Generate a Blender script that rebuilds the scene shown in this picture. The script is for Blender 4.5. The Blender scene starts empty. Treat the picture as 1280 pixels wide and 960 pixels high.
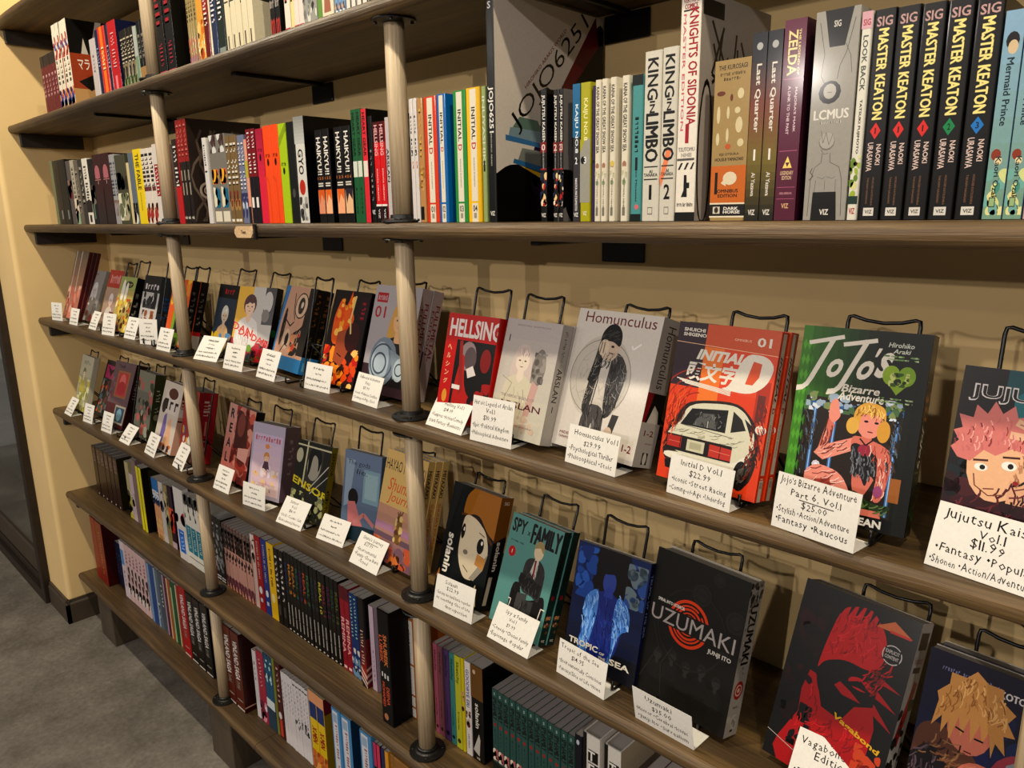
import bpy, math, random
from mathutils import Vector, Matrix
S = bpy.context.scene
COL = S.collection

# ------------------------------------------------------------------ camera
F, YAW, PIT, ROL = 931.72, 0.76979, 0.22418, -0.015308
CAM = Vector((2.07555, -0.83885, 1.61604))
fwd = Vector((-math.sin(YAW)*math.cos(PIT), math.cos(YAW)*math.cos(PIT), -math.sin(PIT)))
rt = Vector((math.cos(YAW), math.sin(YAW), 0)); up = rt.cross(fwd)
R2 = math.cos(ROL)*rt + math.sin(ROL)*up
U2 = -math.sin(ROL)*rt + math.cos(ROL)*up
cd = bpy.data.cameras.new('camera'); cam = bpy.data.objects.new('camera', cd); COL.objects.link(cam)
cd.sensor_fit = 'HORIZONTAL'; cd.sensor_width = 36.0; cd.lens = F/1280*36; cd.clip_start = 0.02
m = Matrix((R2, U2, -fwd)).transposed().to_4x4(); m.translation = CAM
cam.matrix_world = m
S.camera = cam

# ------------------------------------------------------------------ colour, exposure, world, lamps
S.view_settings.view_transform = 'Standard'; S.view_settings.look = 'None'
S.view_settings.gamma = 1.0; S.view_settings.exposure = 0.0
S.view_settings.use_curve_mapping = False
W = bpy.data.worlds.new('world'); S.world = W; W.use_nodes = True
bg = W.node_tree.nodes['Background']; bg.inputs[0].default_value = (1.0, 0.88, 0.76, 1); bg.inputs[1].default_value = 0.13

def lamp(name, loc, power, size, col=(1.0, 0.80, 0.56)):
    l = bpy.data.lights.new(name, 'POINT'); l.energy = power; l.color = col; l.shadow_soft_size = size
    o = bpy.data.objects.new(name, l); o.location = loc; COL.objects.link(o); return o
for lx in (-1.0, 0.75, 2.5):                       # row of ceiling lamps close to the wall
    lamp('ceiling_lamp', (lx, -0.66, 3.2), 92, 0.035, (1.0, 0.88, 0.66))
for lx, ly, pw in ((4.0, -3.0, 150), (0.6, -3.6, 100), (-3.2, -5.0, 110), (2.6, -7.6, 400), (-2.0, -8.6, 360)):   # lamps deeper in the shop
    lamp('ceiling_lamp', (lx, ly, 3.2), pw, 0.05, (1.0, 0.91, 0.84))

# ------------------------------------------------------------------ helpers
def s2l(c): return c/12.92 if c <= 0.04045 else ((c+0.055)/1.055)**2.4
def C(h, k=1.0):
    h = h.lstrip('#')
    if len(h) == 3: h = ''.join(a*2 for a in h)
    return tuple(s2l(int(h[i:i+2], 16)/255)*k for i in (0, 2, 4))
def obj(name, verts, faces, mat, parent=None, loc=None, cols=None, smooth=False, fmat=None):
    me = bpy.data.meshes.new(name); me.from_pydata(verts, [], faces)
    if cols is not None:
        a = me.color_attributes.new('Col', 'FLOAT_COLOR', 'CORNER')
        buf = []
        for p in me.polygons:
            c = cols[p.index]
            buf += [c[0], c[1], c[2], 1.0]*p.loop_total
        a.data.foreach_set('color', buf)
    mats = mat if isinstance(mat, (list, tuple)) else [mat]
    for mm in mats: me.materials.append(mm)
    if fmat: me.polygons.foreach_set('material_index', fmat)
    if smooth: me.polygons.foreach_set('use_smooth', [True]*len(me.polygons))
    me.update()
    o = bpy.data.objects.new(name, me); COL.objects.link(o)
    if parent: o.parent = parent
    if loc is not None: o.location = loc
    return o
def empty(name, loc, rz=0.0, rot=None):
    o = bpy.data.objects.new(name, None); COL.objects.link(o); o.location = loc
    o.empty_display_size = 0.05
    o.rotation_euler = rot if rot else (0, 0, rz)
    return o
LABELS = {}
def tag(o, label, cat, group=None):
    o['label'] = label; o['category'] = cat
    if group: o['group'] = group
    LABELS.setdefault(label, []).append(o.name)
    return o
def structure(o): o['kind'] = 'structure'; return o
def box(x0, y0, z0, x1, y1, z1):
    v = [(x0,y0,z0),(x1,y0,z0),(x1,y1,z0),(x0,y1,z0),(x0,y0,z1),(x1,y0,z1),(x1,y1,z1),(x0,y1,z1)]
    f = [(0,3,2,1),(4,5,6,7),(0,1,5,4),(1,2,6,5),(2,3,7,6),(3,0,4,7)]
    return v, f
def join(*parts):
    V, Fc = [], []
    for v, f in parts:
        n = len(V); V += list(v); Fc += [tuple(i+n for i in q) for q in f]
    return V, Fc
def bevel(o, w, seg=2):
    b = o.modifiers.new('bevel', 'BEVEL'); b.width = w; b.segments = seg; b.limit_method = 'ANGLE'; return o
def lathe(prof, n=24, cx=0, cy=0):
    V = []; Fc = []
    for r, z in prof:
        for i in range(n):
            a = 2*math.pi*i/n; V.append((cx+r*math.cos(a), cy+r*math.sin(a), z))
    for j in range(len(prof)-1):
        for i in range(n):
            k = (i+1) % n; Fc.append((j*n+i, j*n+k, (j+1)*n+k, (j+1)*n+i))
    Fc.append(tuple(reversed(range(n)))); Fc.append(tuple((len(prof)-1)*n+i for i in range(n)))
    return V, Fc
def tube(pts, r, n=6):
    V = []; Fc = []; P = [Vector(p) for p in pts]; prev = None
    for i, p in enumerate(P):
        d = (P[min(i+1, len(P)-1)] - P[max(i-1, 0)]).normalized()
        if prev is None:
            a = Vector((0,0,1)) if abs(d.z) < .9 else Vector((1,0,0)); s = d.cross(a).normalized()
        else:
            s = (prev - d*prev.dot(d)).normalized()
        prev = s; t = d.cross(s)
        for k in range(n):
            w = 2*math.pi*k/n; V.append(tuple(p + r*(math.cos(w)*s + math.sin(w)*t)))
    for i in range(len(P)-1):
        for k in range(n):
            q = (k+1) % n; Fc.append((i*n+k, i*n+q, (i+1)*n+q, (i+1)*n+k))
    Fc.append(tuple(reversed(range(n)))); Fc.append(tuple((len(P)-1)*n+k for k in range(n)))
    return V, Fc
# where a vertical line of sight of the survey photograph meets a real plane (surveying aid, gives world metres)
def x_on(px, Y, Z):
    u = (px-640)/F; d0 = Vector((0, Y-CAM.y, Z-CAM.z))
    return CAM.x + (u*d0.dot(fwd) - d0.dot(R2))/(R2.x - u*fwd.x)
def z_on(py, X, Y):
    v = (480-py)/F; d0 = Vector((X-CAM.x, Y-CAM.y, -CAM.z))
    return (v*d0.dot(fwd) - d0.dot(U2))/(U2.z - v*fwd.z)

# ------------------------------------------------------------------ materials
def nmat(name):
    mt = bpy.data.materials.new(name); mt.use_nodes = True
    nt = mt.node_tree; b = nt.nodes['Principled BSDF']; return mt, nt, b
def ramp(nt, stops):
    r = nt.nodes.new('ShaderNodeValToRGB'); el = r.color_ramp.elements
    while len(el) < len(stops): el.new(0.5)
    for e, (p, c) in zip(el, stops): e.position = p; e.color = (*c, 1)
    return r
def texco(nt, scale, kind='Object'):
    t = nt.nodes.new('ShaderNodeTexCoord'); mp = nt.nodes.new('ShaderNodeMapping')
    mp.inputs['Scale'].default_value = scale; nt.links.new(t.outputs[kind], mp.inputs[0]); return mp
def noise(nt, vec, scale, detail=4, rough=.55):
    n = nt.nodes.new('ShaderNodeTexNoise'); n.inputs['Scale'].default_value = scale
    n.inputs['Detail'].default_value = detail; n.inputs['Roughness'].default_value = rough
    nt.links.new(vec.outputs[0], n.inputs['Vector']); return n
def bump(nt, b, src, strength, dist=0.002):
    bp = nt.nodes.new('ShaderNodeBump'); bp.inputs['Strength'].default_value = strength
    bp.inputs['Distance'].default_value = dist
    nt.links.new(src, bp.inputs['Height']); nt.links.new(bp.outputs[0], b.inputs['Normal'])
def wood(name, c1, c2, c3, scale, rough, bmp=.3, fine=7):
    mt, nt, b = nmat(name); mp = texco(nt, scale)
    n1 = noise(nt, mp, 1.0, 8, .62); n2 = noise(nt, mp, fine, 3, .6)
    r1 = ramp(nt, [(.30, c1), (.52, c2), (.72, c3)]); nt.links.new(n1.outputs[0], r1.inputs[0])
    r2 = ramp(nt, [(.3, (.62,.62,.62)), (.7, (1,1,1))]); nt.links.new(n2.outputs[0], r2.inputs[0])
    mx = nt.nodes.new('ShaderNodeMix'); mx.data_type = 'RGBA'; mx.blend_type = 'MULTIPLY'; mx.inputs[0].default_value = .8
    nt.links.new(r1.outputs[0], mx.inputs[6]); nt.links.new(r2.outputs[0], mx.inputs[7])
    nt.links.new(mx.outputs[2], b.inputs['Base Color']); b.inputs['Roughness'].default_value = rough
    bump(nt, b, n2.outputs[0], bmp); return mt
M_SHELF = wood('stained_wood', C('2a1d0c'), C('4f3b20'), C('7f6236'), (1.1, 26, 26), .48, .7)
M_CLEAT = wood('dark_wood', C('1d1712'), C('2a2119'), C('352a20'), (3, 14, 14), .6)
M_BLOCK = wood('brown_painted_wood', C('3c3225'), C('463a2a'), C('514431'), (14, 14, 2), .6)
M_OAK = wood('pale_oak', C('8f7a5a'), C('bca583'), C('d3c0a0'), (60, 60, 1.6), .55, .5)
M_OAKTAG = wood('maple_tag', C('cda878'), C('dcb98c'), C('e2c49c'), (30, 8, 30), .5)
M_AMBER = wood('amber_wood', C('7a4f1c'), C('91611f'), C('a8752c'), (3, 20, 20), .5)
def plain(name, col, rough, metal=0.0, nscale=60, amt=.12, bmp=.1, coat=0.0):
    mt, nt, b = nmat(name); mp = texco(nt, (1,1,1)); n = noise(nt, mp, nscale, 4)
    lo = tuple(c*(1-amt) for c in col); hi = tuple(min(1, c*(1+amt)) for c in col)
    r = ramp(nt, [(.35, lo), (.65, hi)]); nt.links.new(n.outputs[0], r.inputs[0])
    nt.links.new(r.outputs[0], b.inputs['Base Color']); b.inputs['Roughness'].default_value = rough
    b.inputs['Metallic'].default_value = metal; b.inputs['Coat Weight'].default_value = coat
    bump(nt, b, n.outputs[0], bmp, .001); return mt
M_WALL = plain('cream_wall_paint', C('d9bb82'), .75, 0, 5, .035, .05)
M_BLACK = plain('black_iron', C('131211'), .38, .3, 80, .2, .15)
M_WIRE = plain('black_wire', C('0e0e0e'), .3, .3, 80, .2, .1)
M_BRONZE = plain('dark_bronze_frame', C('2a2018'), .45, .4, 30, .15, .05)
M_TRIM = plain('dark_brown_trim', C('3b3024'), .5, 0, 20, .12, .05)
M_STREET = plain('outdoor_paving', C('8e8e8a'), .9, 0, 3, .25, .2)
M_NIGHT = plain('outdoor_dark_wall', C('22241f'), .8, 0, 2, .5, .1)
# floor
mt, nt, b = nmat('grey_concrete_floor'); mp = texco(nt, (1,1,1))
n1 = noise(nt, mp, 3.2, 9, .65); n2 = noise(nt, mp, 60, 6, .7)
r1 = ramp(nt, [(.32, C('565048')), (.5, C('706a61')), (.68, C('888176'))]); nt.links.new(n1.outputs[0], r1.inputs[0])
r2 = ramp(nt, [(.33, (.70,.70,.70)), (.6, (1.0,1.0,1.0)), (.75, (1.18,1.18,1.18))]); nt.links.new(n2.outputs[0], r2.inputs[0])
mx = nt.nodes.new('ShaderNodeMix'); mx.data_type = 'RGBA'; mx.blend_type = 'MULTIPLY'; mx.inputs[0].default_value = 1
nt.links.new(r1.outputs[0], mx.inputs[6]); nt.links.new(r2.outputs[0], mx.inputs[7]); nt.links.new(mx.outputs[2], b.inputs['Base Color'])
b.inputs['Roughness'].default_value = .6; bump(nt, b, n2.outputs[0], .15); M_FLOOR = mt
# glass
mt, nt, b = nmat('shop_window_glass')
b.inputs['Base Color'].default_value = (.92,.96,.94,1); b.inputs['Roughness'].default_value = .02
b.inputs['Transmission Weight'].default_value = 1.0; b.inputs['IOR'].default_value = 1.25
mp = texco(nt, (1,1,1)); n = noise(nt, mp, 1.5, 2); bump(nt, b, n.outputs[0], .02, .001); M_GLASS = mt
def printed(name, rough, coat):
    mt, nt, b = nmat(name); a = nt.nodes.new('ShaderNodeVertexColor'); a.layer_name = 'Col'
    mp = texco(nt, (1,1,1)); n = noise(nt, mp, 220, 2)
    r = ramp(nt, [(.3, (.93,.93,.93)), (.7, (1,1,1))]); nt.links.new(n.outputs[0], r.inputs[0])
    mx = nt.nodes.new('ShaderNodeMix'); mx.data_type = 'RGBA'; mx.blend_type = 'MULTIPLY'; mx.inputs[0].default_value = 1
    gm = nt.nodes.new('ShaderNodeGamma'); gm.inputs[1].default_value = 1.34; nt.links.new(a.outputs[0], gm.inputs[0])
    nt.links.new(gm.outputs[0], mx.inputs[6]); nt.links.new(r.outputs[0], mx.inputs[7]); nt.links.new(mx.outputs[2], b.inputs['Base Color'])
    b.inputs['Specular IOR Level'].default_value = .2
    b.inputs['Roughness'].default_value = rough; b.inputs['Coat Weight'].default_value = coat; b.inputs['Coat Roughness'].default_value = .12
    return mt
M_PRINT = printed('printed_card_satin', .45, .05)
M_GLOSS = printed('printed_card_gloss', .36, .18)
M_PAPER = printed('white_paper', .8, 0)
# page edges: thin lines of the leaves
mt, nt, b = nmat('page_edges'); a = nt.nodes.new('ShaderNodeVertexColor'); a.layer_name = 'Col'
mp = texco(nt, (1,1,1)); wv = nt.nodes.new('ShaderNodeTexWave'); wv.bands_direction = 'Y'; wv.inputs['Scale'].default_value = 260
wv.inputs['Distortion'].default_value = 1.5; nt.links.new(mp.outputs[0], wv.inputs[0])
r = ramp(nt, [(.2, (.72,.72,.72)), (.8, (1,1,1))]); nt.links.new(wv.outputs[0], r.inputs[0])
mx = nt.nodes.new('ShaderNodeMix'); mx.data_type = 'RGBA'; mx.blend_type = 'MULTIPLY'; mx.inputs[0].default_value = 1
nt.links.new(a.outputs[0], mx.inputs[6]); nt.links.new(r.outputs[0], mx.inputs[7]); nt.links.new(mx.outputs[2], b.inputs['Base Color'])
b.inputs['Roughness'].default_value = .85; M_PAGES = mt

# ------------------------------------------------------------------ the room
ZF = -0.047; YW = 0.2441; XL = -1.277; YG = -0.09
SH = {0: 2.322, 1: 1.9626, 2: 1.6039, 3: 1.2482, 4: .8825, 5: .5249, 6: .1591}
structure(obj('floor', *box(-4.5, -7.0, ZF-.1, 6.0, YW+.02, ZF), M_FLOOR))
structure(obj('wall_back', *box(XL-.02, YW, ZF, 6.0, YW+.12, 3.4), M_WALL))
# the short side wall with its rounded outer corner
xs = XL; rr = .018; foot = [(xs, YW)] + [(xs-rr+rr*math.cos(t), YG+rr-rr*math.sin(t)) for t in [i*math.pi/12 for i in range(7)]] + [(-1.53, YG), (-1.53, YW)]
n = len(foot); V = [(x, y, ZF) for x, y in foot] + [(x, y, 3.4) for x, y in foot]
structure(obj('wall_left', V, [tuple(range(n)), tuple(range(2*n-1, n-1, -1))] + [(i, (i+1) % n, n+(i+1) % n, n+i)[::-1] for i in range(n)], M_WALL))
# baseboards: board with a small lip on top
def base_profile(p0, p1, nrm, name):
    (x0, y0), (x1, y1) = p0, p1; nx, ny = nrm; prof = [(0, 0), (.014, 0), (.014, .085), (.009, .093), (.009, .104), (0, .104)]
    V = []
    for (x, y) in (p0, p1):
        for d, z in prof: V.append((x+nx*d, y+ny*d, ZF+z))
    k = len(prof); Fc = [(i, (i+1) % k, k+(i+1) % k, k+i) for i in range(k)] + [tuple(range(k))[::-1], tuple(range(k, 2*k))]
    return structure(obj(name, V, Fc, M_TRIM))
base_profile((XL, YG-.014), (XL, YW), (1, 0), 'baseboard_left')
base_profile((XL+.014, YW), (6.0, YW), (0, -1), 'baseboard_back')
base_profile((XL+.014, YG), (-1.52, YG), (0, -1), 'baseboard_front')
# shop window left of the side wall
win = structure(empty('window_1', (-1.53, YG, ZF)))
def wpart(name, b_, mat=M_BRONZE): o = obj(name, *box(*b_), mat, win); bevel(o, .003, 1); return o
wpart('frame_post', (-.05, -.03, 0, .0, .05, 2.9))
wpart('frame_post', (-2.6, -.03, 0, -2.55, .05, 2.9))
wpart('frame_sill', (-2.55, -.03, 0, -.05, .05, .045))
wpart('sill_track', (-2.55, -.012, .045, -.05, .03, .085))
wpart('kick_rail', (-2.55, -.005, .085, -.05, .02, .19), M_TRIM)
wpart('frame_head', (-2.55, -.03, 2.85, -.05, .05, 2.9))
g = obj('window_pane', *box(-2.55, .006, .19, -.05, .012, 2.85), M_GLASS, win)
structure(obj('outdoor_ground', *box(-9, YG+.05, ZF-.12, -1.54, 9, ZF-.02), M_STREET))
structure(obj('wall_outdoor', *box(-9, 3.6, ZF-.1, -1.6, 3.8, 3.4), M_NIGHT))

# ------------------------------------------------------------------ shelves
rng = random.Random(7)
names = {0: 'dark underside wooden plank shelf above the top row of books',
         1: 'wooden plank shelf with rounded edge carrying the topmost row of upright books',
         2: 'wooden plank shelf at eye level carrying spines and a small pale name tag',
         3: 'wooden plank shelf carrying the upper row of books facing out on wire stands',
         4: 'wooden plank shelf carrying the lower row of books facing out on wire stands',
         5: 'wooden plank shelf under the lower display row, carrying upright books',
         6: 'lowest wooden plank shelf resting on brown blocks just above the floor'}
def shelf(k):
    zt = SH[k]; th = .027; XR = 3.05; yb = YW-.001; yf = -.040
    t = empty('wall_shelf', ((XL+XR)/2, 0, zt-th))
    tag(t, names[k], 'shelf', None)
    prof = []
    for i in range(9):
        a = math.pi/2 + math.pi*i/8; prof.append((math.cos(a)*.010, math.sin(a)*th/2))
    for x0, x1 in (((XL+.001, .262), (.2635, XR)) if k == 6 else ((XL+.001, XR),)):
        N = max(12, int((x1-x0)*26)); V = []; off = 0; lump = 0
        for i in range(N+1):
            x = x0+(x1-x0)*i/N
            off = .8*off + rng.uniform(-.0011, .0011); lump = .7*lump+rng.uniform(-.0009, .0009)
            V.append((x, yb, zt))
            for (py, pz) in prof: V.append((x, yf+.010+py+off*(1 if py < 0 else .3), zt-th/2+pz*(1+lump*20)-(lump*20*th/2 if pz > 0 else 0)))
            V.append((x, yb, zt-th))
        kq = len(prof)+2; Fc = []
        for i in range(N):
            for j in range(kq):
                q = (j+1) % kq; Fc.append((i*kq+j, (i+1)*kq+j, (i+1)*kq+q, i*kq+q))
        Fc.append(tuple(range(kq))); Fc.append(tuple(N*kq+j for j in range(kq-1, -1, -1)))
        obj('plank', [(x-t.location.x, y, z-t.location.z) for x, y, z in V], Fc, M_SHELF, t)
    c = obj('end_cleat', *box(XL+.0005-t.location.x, -.008, -.048, XL+.019-t.location.x, .205, -.0005), M_CLEAT, t); bevel(c, .0015, 1)
    if k == 6:
        for cx, w in ((-1.01, .155), (.01, .15), (1.02, .15), (2.03, .15)):
            q = obj('support_block', *box(cx-w/2-t.location.x, -.03, ZF-t.location.z+.0005, cx+w/2-t.location.x, .20, -.0005), M_BLOCK, t); bevel(q, .003, 2)
            q['label'] = 'brown painted block under the lowest shelf'
    return t
for k in range(7): shelf(k)

# posts
def post(x, lo, hi, label, group=None):
    z0 = SH[lo]; z1 = SH[hi]-.027
    t = empty('shelf_post', (x, 0, z0)); tag(t, label, 'post', group); h = z1-z0
    o = obj('dowel', *lathe([(.0172, .012), (.0174, h*.5), (.0171, h-.005)], 28), M_OAK, t, smooth=False)
    for p in o.data.polygons:
        if len(p.vertices) == 4: p.use_smooth = True
    def flange(flip):
        pr = [(.037, .0004), (.038, .002), (.0375, .0045), (.026, .006), (.0225, .008), (.0215, .0135), (.0195, .0145)] if not flip else [(.037, .0004), (.038, .0018), (.0375, .0035), (.022, .0048), (.0195, .0055)]
        v, f = lathe([(r, (h-z if flip else z)) for r, z in pr], 28)
        for i in range(4):
            a = math.pi/4+i*math.pi/2; zz = .0062
            sv, sf = lathe([(.0032, zz-.0015), (.0032, zz), (.0018, zz+.0010)], 8, .031*math.cos(a), .031*math.sin(a))
            if flip: sv = [(p[0], p[1], h-p[2]) for p in sv]
            n0 = len(v); v += sv; f += [tuple(q+n0 for q in ff) for ff in sf]
        ob = obj('pipe_flange', v, f, M_BLACK, t); return ob
    flange(False); flange(True)
lvl = {0: 'topmost shelf', 1: 'top book row shelf', 2: 'eye-level shelf', 3: 'upper display shelf', 4: 'lower display shelf', 5: 'second lowest shelf', 6: 'lowest shelf'}
for cx, nm in ((0.0, 'left'), (1.0, 'middle')):
    for a in range(1, 7):
        post(cx, a, a-1, 'round pale oak post of the %s column standing on the %s' % (nm, lvl[a]))
for a in range(1, 7):
    post(2.0, a, a-1, 'round pale oak post beyond the right end, standing on the %s' % lvl[a])

# wall brackets: plate on the wall and a flat rod carrying the plank
for k in (1, 2, 3, 4, 5):
    for cx, nm in ((-.51, 'left'), (.396, 'middle'), (1.302, 'right'), (2.21, 'far right')):
        t = empty('shelf_bracket', (cx, YW, SH[k]-.027))
        tag(t, 'flat black %s wall bracket under the %s' % (nm, lvl[k]), 'bracket')
        q = obj('wall_plate', *box(-.045, -.005, -.046, .045, -.0005, -.002), M_BLACK, t); bevel(q, .004, 2)
        q = obj('support_rod', *box(-.009, -.232, -.0085, .009, -.004, -.0006), M_BLACK, t); bevel(q, .002, 1)

# ------------------------------------------------------------------ glyphs and the printer
GC = {}
def glyph(ch, off=0.0, shear=0.0, res=2):
    key = (ch, off, shear, res)
    if key in GC: return GC[key]
    c = bpy.data.curves.new('g', 'FONT'); c.body = ch; c.resolution_u = res; c.offset = off; c.shear = shear; c.size = 1; c.fill_mode = 'FRONT'
    o = bpy.data.objects.new('g', c); COL.objects.link(o)
    me = bpy.data.meshes.new_from_object(o)
    me.calc_loop_triangles()
    vs = [(v.co.x, v.co.y) for v in me.vertices]; fs = [tuple(t.vertices) for t in me.loop_triangles]
    bpy.data.objects.remove(o); bpy.data.meshes.remove(me); bpy.data.curves.remove(c)
    # wind counter-clockwise
    ff = []
    for t in fs:
        a, b_, d = (vs[i] for i in t)
        ff.append(t if (b_[0]-a[0])*(d[1]-a[1])-(b_[1]-a[1])*(d[0]-a[0]) > 0 else t[::-1])
    if vs: x0 = min(v[0] for v in vs); x1 = max(v[0] for v in vs); y0 = min(v[1] for v in vs); y1 = max(v[1] for v in vs)
    else: x0 = y0 = 0; x1 = y1 = .3
    GC[key] = (vs, ff, x0, y0, x1, y1); return GC[key]

class Face:
    """collects flat coloured print in the metre coordinates (a,b) of one rectangle w x h"""
    def __init__(s, w, h, seed=0):
        s.w = w; s.h = h; s.P = []; s.dx = s.dy = 0.0; s.R = random.Random(seed); s.layer = 0
    def add(s, pts, faces, col): s.P.append((pts, faces, col, s.layer)); s.layer += 1
    def clip(s, x, y): return (min(max(x, 0), s.w), min(max(y, 0), s.h))
    def poly(s, pts, col, smooth=True):
        pts = [s.clip((u+s.dx)*s.w, (v+s.dy)*s.h) for u, v in pts]
        if 6 <= len(pts) <= 14 and smooth:
            for q in range(2):
                o = []
                for i, p in enumerate(pts):
                    if p[0] < 1e-6 or p[1] < 1e-6 or p[0] > s.w-1e-6 or p[1] > s.h-1e-6: o.append(p); continue
                    a_, b_ = pts[i-1], pts[(i+1) % len(pts)]
                    o += [(p[0]+(a_[0]-p[0])*.22, p[1]+(a_[1]-p[1])*.22), (p[0]+(b_[0]-p[0])*.22, p[1]+(b_[1]-p[1])*.22)]
                pts = o
        a = sum(pts[i-1][0]*pts[i][1]-pts[i][0]*pts[i-1][1] for i in range(len(pts)))
        if a < 0: pts = pts[::-1]
        s.add(pts, [tuple(range(len(pts)))], col)
    def rect(s, u0, v0, u1, v1, col): s.poly([(u0, v0), (u1, v0), (u1, v1), (u0, v1)], col)
    def ell(s, u, v, ru, rv, col, n=18, rot=0.0, a0=0.0, a1=2*math.pi):
        pts = []
        for i in range(n):
            a = a0+(a1-a0)*i/(n if a1-a0 > 6.2 else n-1); x = ru*s.w*math.cos(a); y = rv*s.w*math.sin(a)
            pts.append((u+(x*math.cos(rot)-y*math.sin(rot))/s.w, v+(x*math.sin(rot)+y*math.cos(rot))/s.h))
        s.poly(pts, col, False)
    def ring(s, u, v, r, t, col, a0=0.0, a1=6.283, n=28, sq=1.0):
        pts = []; fs = []
        for i in range(n+1):
            a = a0+(a1-a0)*i/n
            for rad in (r-t/2, r+t/2): pts.append(s.clip(u*s.w+rad*s.w*math.cos(a), v*s.h+rad*s.w*math.sin(a)*sq))
        for i in range(n): fs.append((2*i, 2*i+1, 2*i+3, 2*i+2))
        s.add(pts, fs, col)
    def line(s, pts, t, col):
        t = t*s.w/2; P = [((u+s.dx)*s.w, (v+s.dy)*s.h) for u, v in pts]; o = []; fs = []
        for i in range(len(P)-1):
            (x0, y0), (x1, y1) = P[i], P[i+1]; L = math.hypot(x1-x0, y1-y0) or 1e-9; nx, ny = -(y1-y0)/L*t, (x1-x0)/L*t; n = len(o)
            o += [s.clip(x0-nx, y0-ny), s.clip(x1-nx, y1-ny), s.clip(x1+nx, y1+ny), s.clip(x0+nx, y0+ny)]; fs.append((n, n+1, n+2, n+3))
        s.add(o, fs, col)
    def grad(s, u0, v0, u1, v1, c0, c1, n=8, horiz=False):
        for i in range(n):
            f = (i+.5)/n; c = tuple(a*(1-f)+b*f for a, b in zip(c0, c1))
            if horiz: s.rect(u0+(u1-u0)*i/n, v0, u0+(u1-u0)*(i+1)/n, v1, c)
            else: s.rect(u0, v0+(v1-v0)*i/n, u1, v0+(v1-v0)*(i+1)/n, c)
            if i < n-1: s.layer -= 1
    def blobs(s, u0, v0, u1, v1, cols, n, size, k=6, stretch=1.0):
        R = s.R
        for i in range(n):
            u = R.uniform(u0, u1); v = R.uniform(v0, v1); r = size*R.uniform(.5, 1.2); rot = R.uniform(0, 3)
            pts = []
            for j in range(k):
                a = 2*math.pi*j/k; q = r*R.uniform(.6, 1.25); x = q*math.cos(a+rot); y = q*stretch*math.sin(a+rot)*s.w/s.h
                pts.append((min(max(u+x, u0), u1), min(max(v+y, v0), v1)))
            s.poly(pts, R.choice(cols), k == 6 and n < 30)
            if i % 6: s.layer -= 1
    def text(s, t, u, v, lu, hv, col, rot=0, off=.012, shear=0.0, res=2, anchor=.5, outline=None):
        """rot 0: runs to the right over lu (of w), hv tall (of h). rot -90: runs downward over lu (of h), hv wide (of w)"""
        if outline:
            s.text(t, u, v, lu*1.03, hv*1.08, outline, rot, off+.03, shear, res, anchor)
        twice = 'M' in t and off > .012
        if 'M' in t: off = min(off, 0.0)          # a swollen M folds over itself, so bold is stamped three times
        vs, fs, x0, y0, x1, y1 = glyph(t, off, shear, res)
        if x1-x0 < 1e-6: return
        L = lu*(s.w if rot == 0 else s.h); Hh = hv*(s.h if rot == 0 else s.w)
        if len(t) == 1: L = min(L, Hh*(x1-x0)/(y1-y0)*1.15)
        r = math.radians(rot) if rot not in (0, -90) else 0; out = []
        for x, y in vs:
            a = ((x-x0)/(x1-x0)-anchor)*L; b_ = ((y-y0)/(y1-y0)-.5)*Hh
            if rot == -90: a, b_ = b_, -a
            elif r: a, b_ = a*math.cos(r)-b_*math.sin(r), a*math.sin(r)+b_*math.cos(r)
            out.append(s.clip(u*s.w+a, v*s.h+b_))
        s.add(out, fs, col)
        if twice:
            d = .045*Hh
            for ex, ey in ((d, 0), (0, d), (-d, 0)) if rot == 0 else ((0, d), (d, 0), (0, -d)):
                s.add([s.clip(x+ex, y+ey) for x, y in out], fs, col)
    def hand(s, t, u, v, hv, col, maxu=.95, center=False):
        """hand lettered line: separate glyphs with uneven size and baseline"""
        R = s.R; hgt = hv*s.h*1.14; pen = 0; items = []
        for ch in t:
            if ch == ' ': pen += hgt*.42; continue
            vs, fs, x0, y0, x1, y1 = glyph(ch, .002, 0.0, 1)
            k = hgt/.72*R.uniform(.9, 1.12); dx = pen; items.append((vs, fs, x0, k, dx, R.uniform(-.05, .05)*hgt, R.uniform(-.10, .10)))
            pen += (x1-x0)*k+hgt*.17
        sc = min(1.0, maxu*s.w/max(pen, 1e-6)); st = u*s.w - (pen*sc/2 if center else 0)
        PT = []; FS = []
        for vs, fs, x0, k, dx, dy, ro in items:
            n = len(PT)
            for x, y in vs:
                a = (x-x0)*k; b_ = y*k; a, b_ = a*math.cos(ro)-b_*math.sin(ro), a*math.sin(ro)+b_*math.cos(ro)
                PT.append(s.clip(st+(a+dx)*sc, v*s.h+b_+dy))
            FS += [tuple(i+n for i in f) for f in fs]
        s.add(PT, FS, col)
    def hatch(s, pts, cols, n, L, ang, t, spread=.25):
        R = s.R; us = [p[0] for p in pts]; vs = [p[1] for p in pts]
        def inside(x, y):
            c = False
            for i in range(len(pts)):
                (x0, y0), (x1, y1) = pts[i-1], pts[i]
                if (y0 > y) != (y1 > y) and x < (x1-x0)*(y-y0)/(y1-y0)+x0: c = not c
            return c
        k = 0
        for q in range(n*6):
            if k >= n: break
            u = R.uniform(min(us), max(us)); v = R.uniform(min(vs), max(vs)); a = ang+R.uniform(-spread, spread); l = L*R.uniform(.5, 1.2)
            m_ = (u+math.cos(a)*l*.5, v+math.sin(a)*l*.5*s.w/s.h); e = (u+math.cos(a+.25)*l, v+math.sin(a+.25)*l*s.w/s.h)
            if inside(u, v) and inside(*e) and inside(*m_):
                s.line([(u, v), m_, e], t*R.uniform(.5, 1.2), R.choice(cols)); k += 1
                if k % 5: s.layer -= 1
        s.layer += 1
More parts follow.
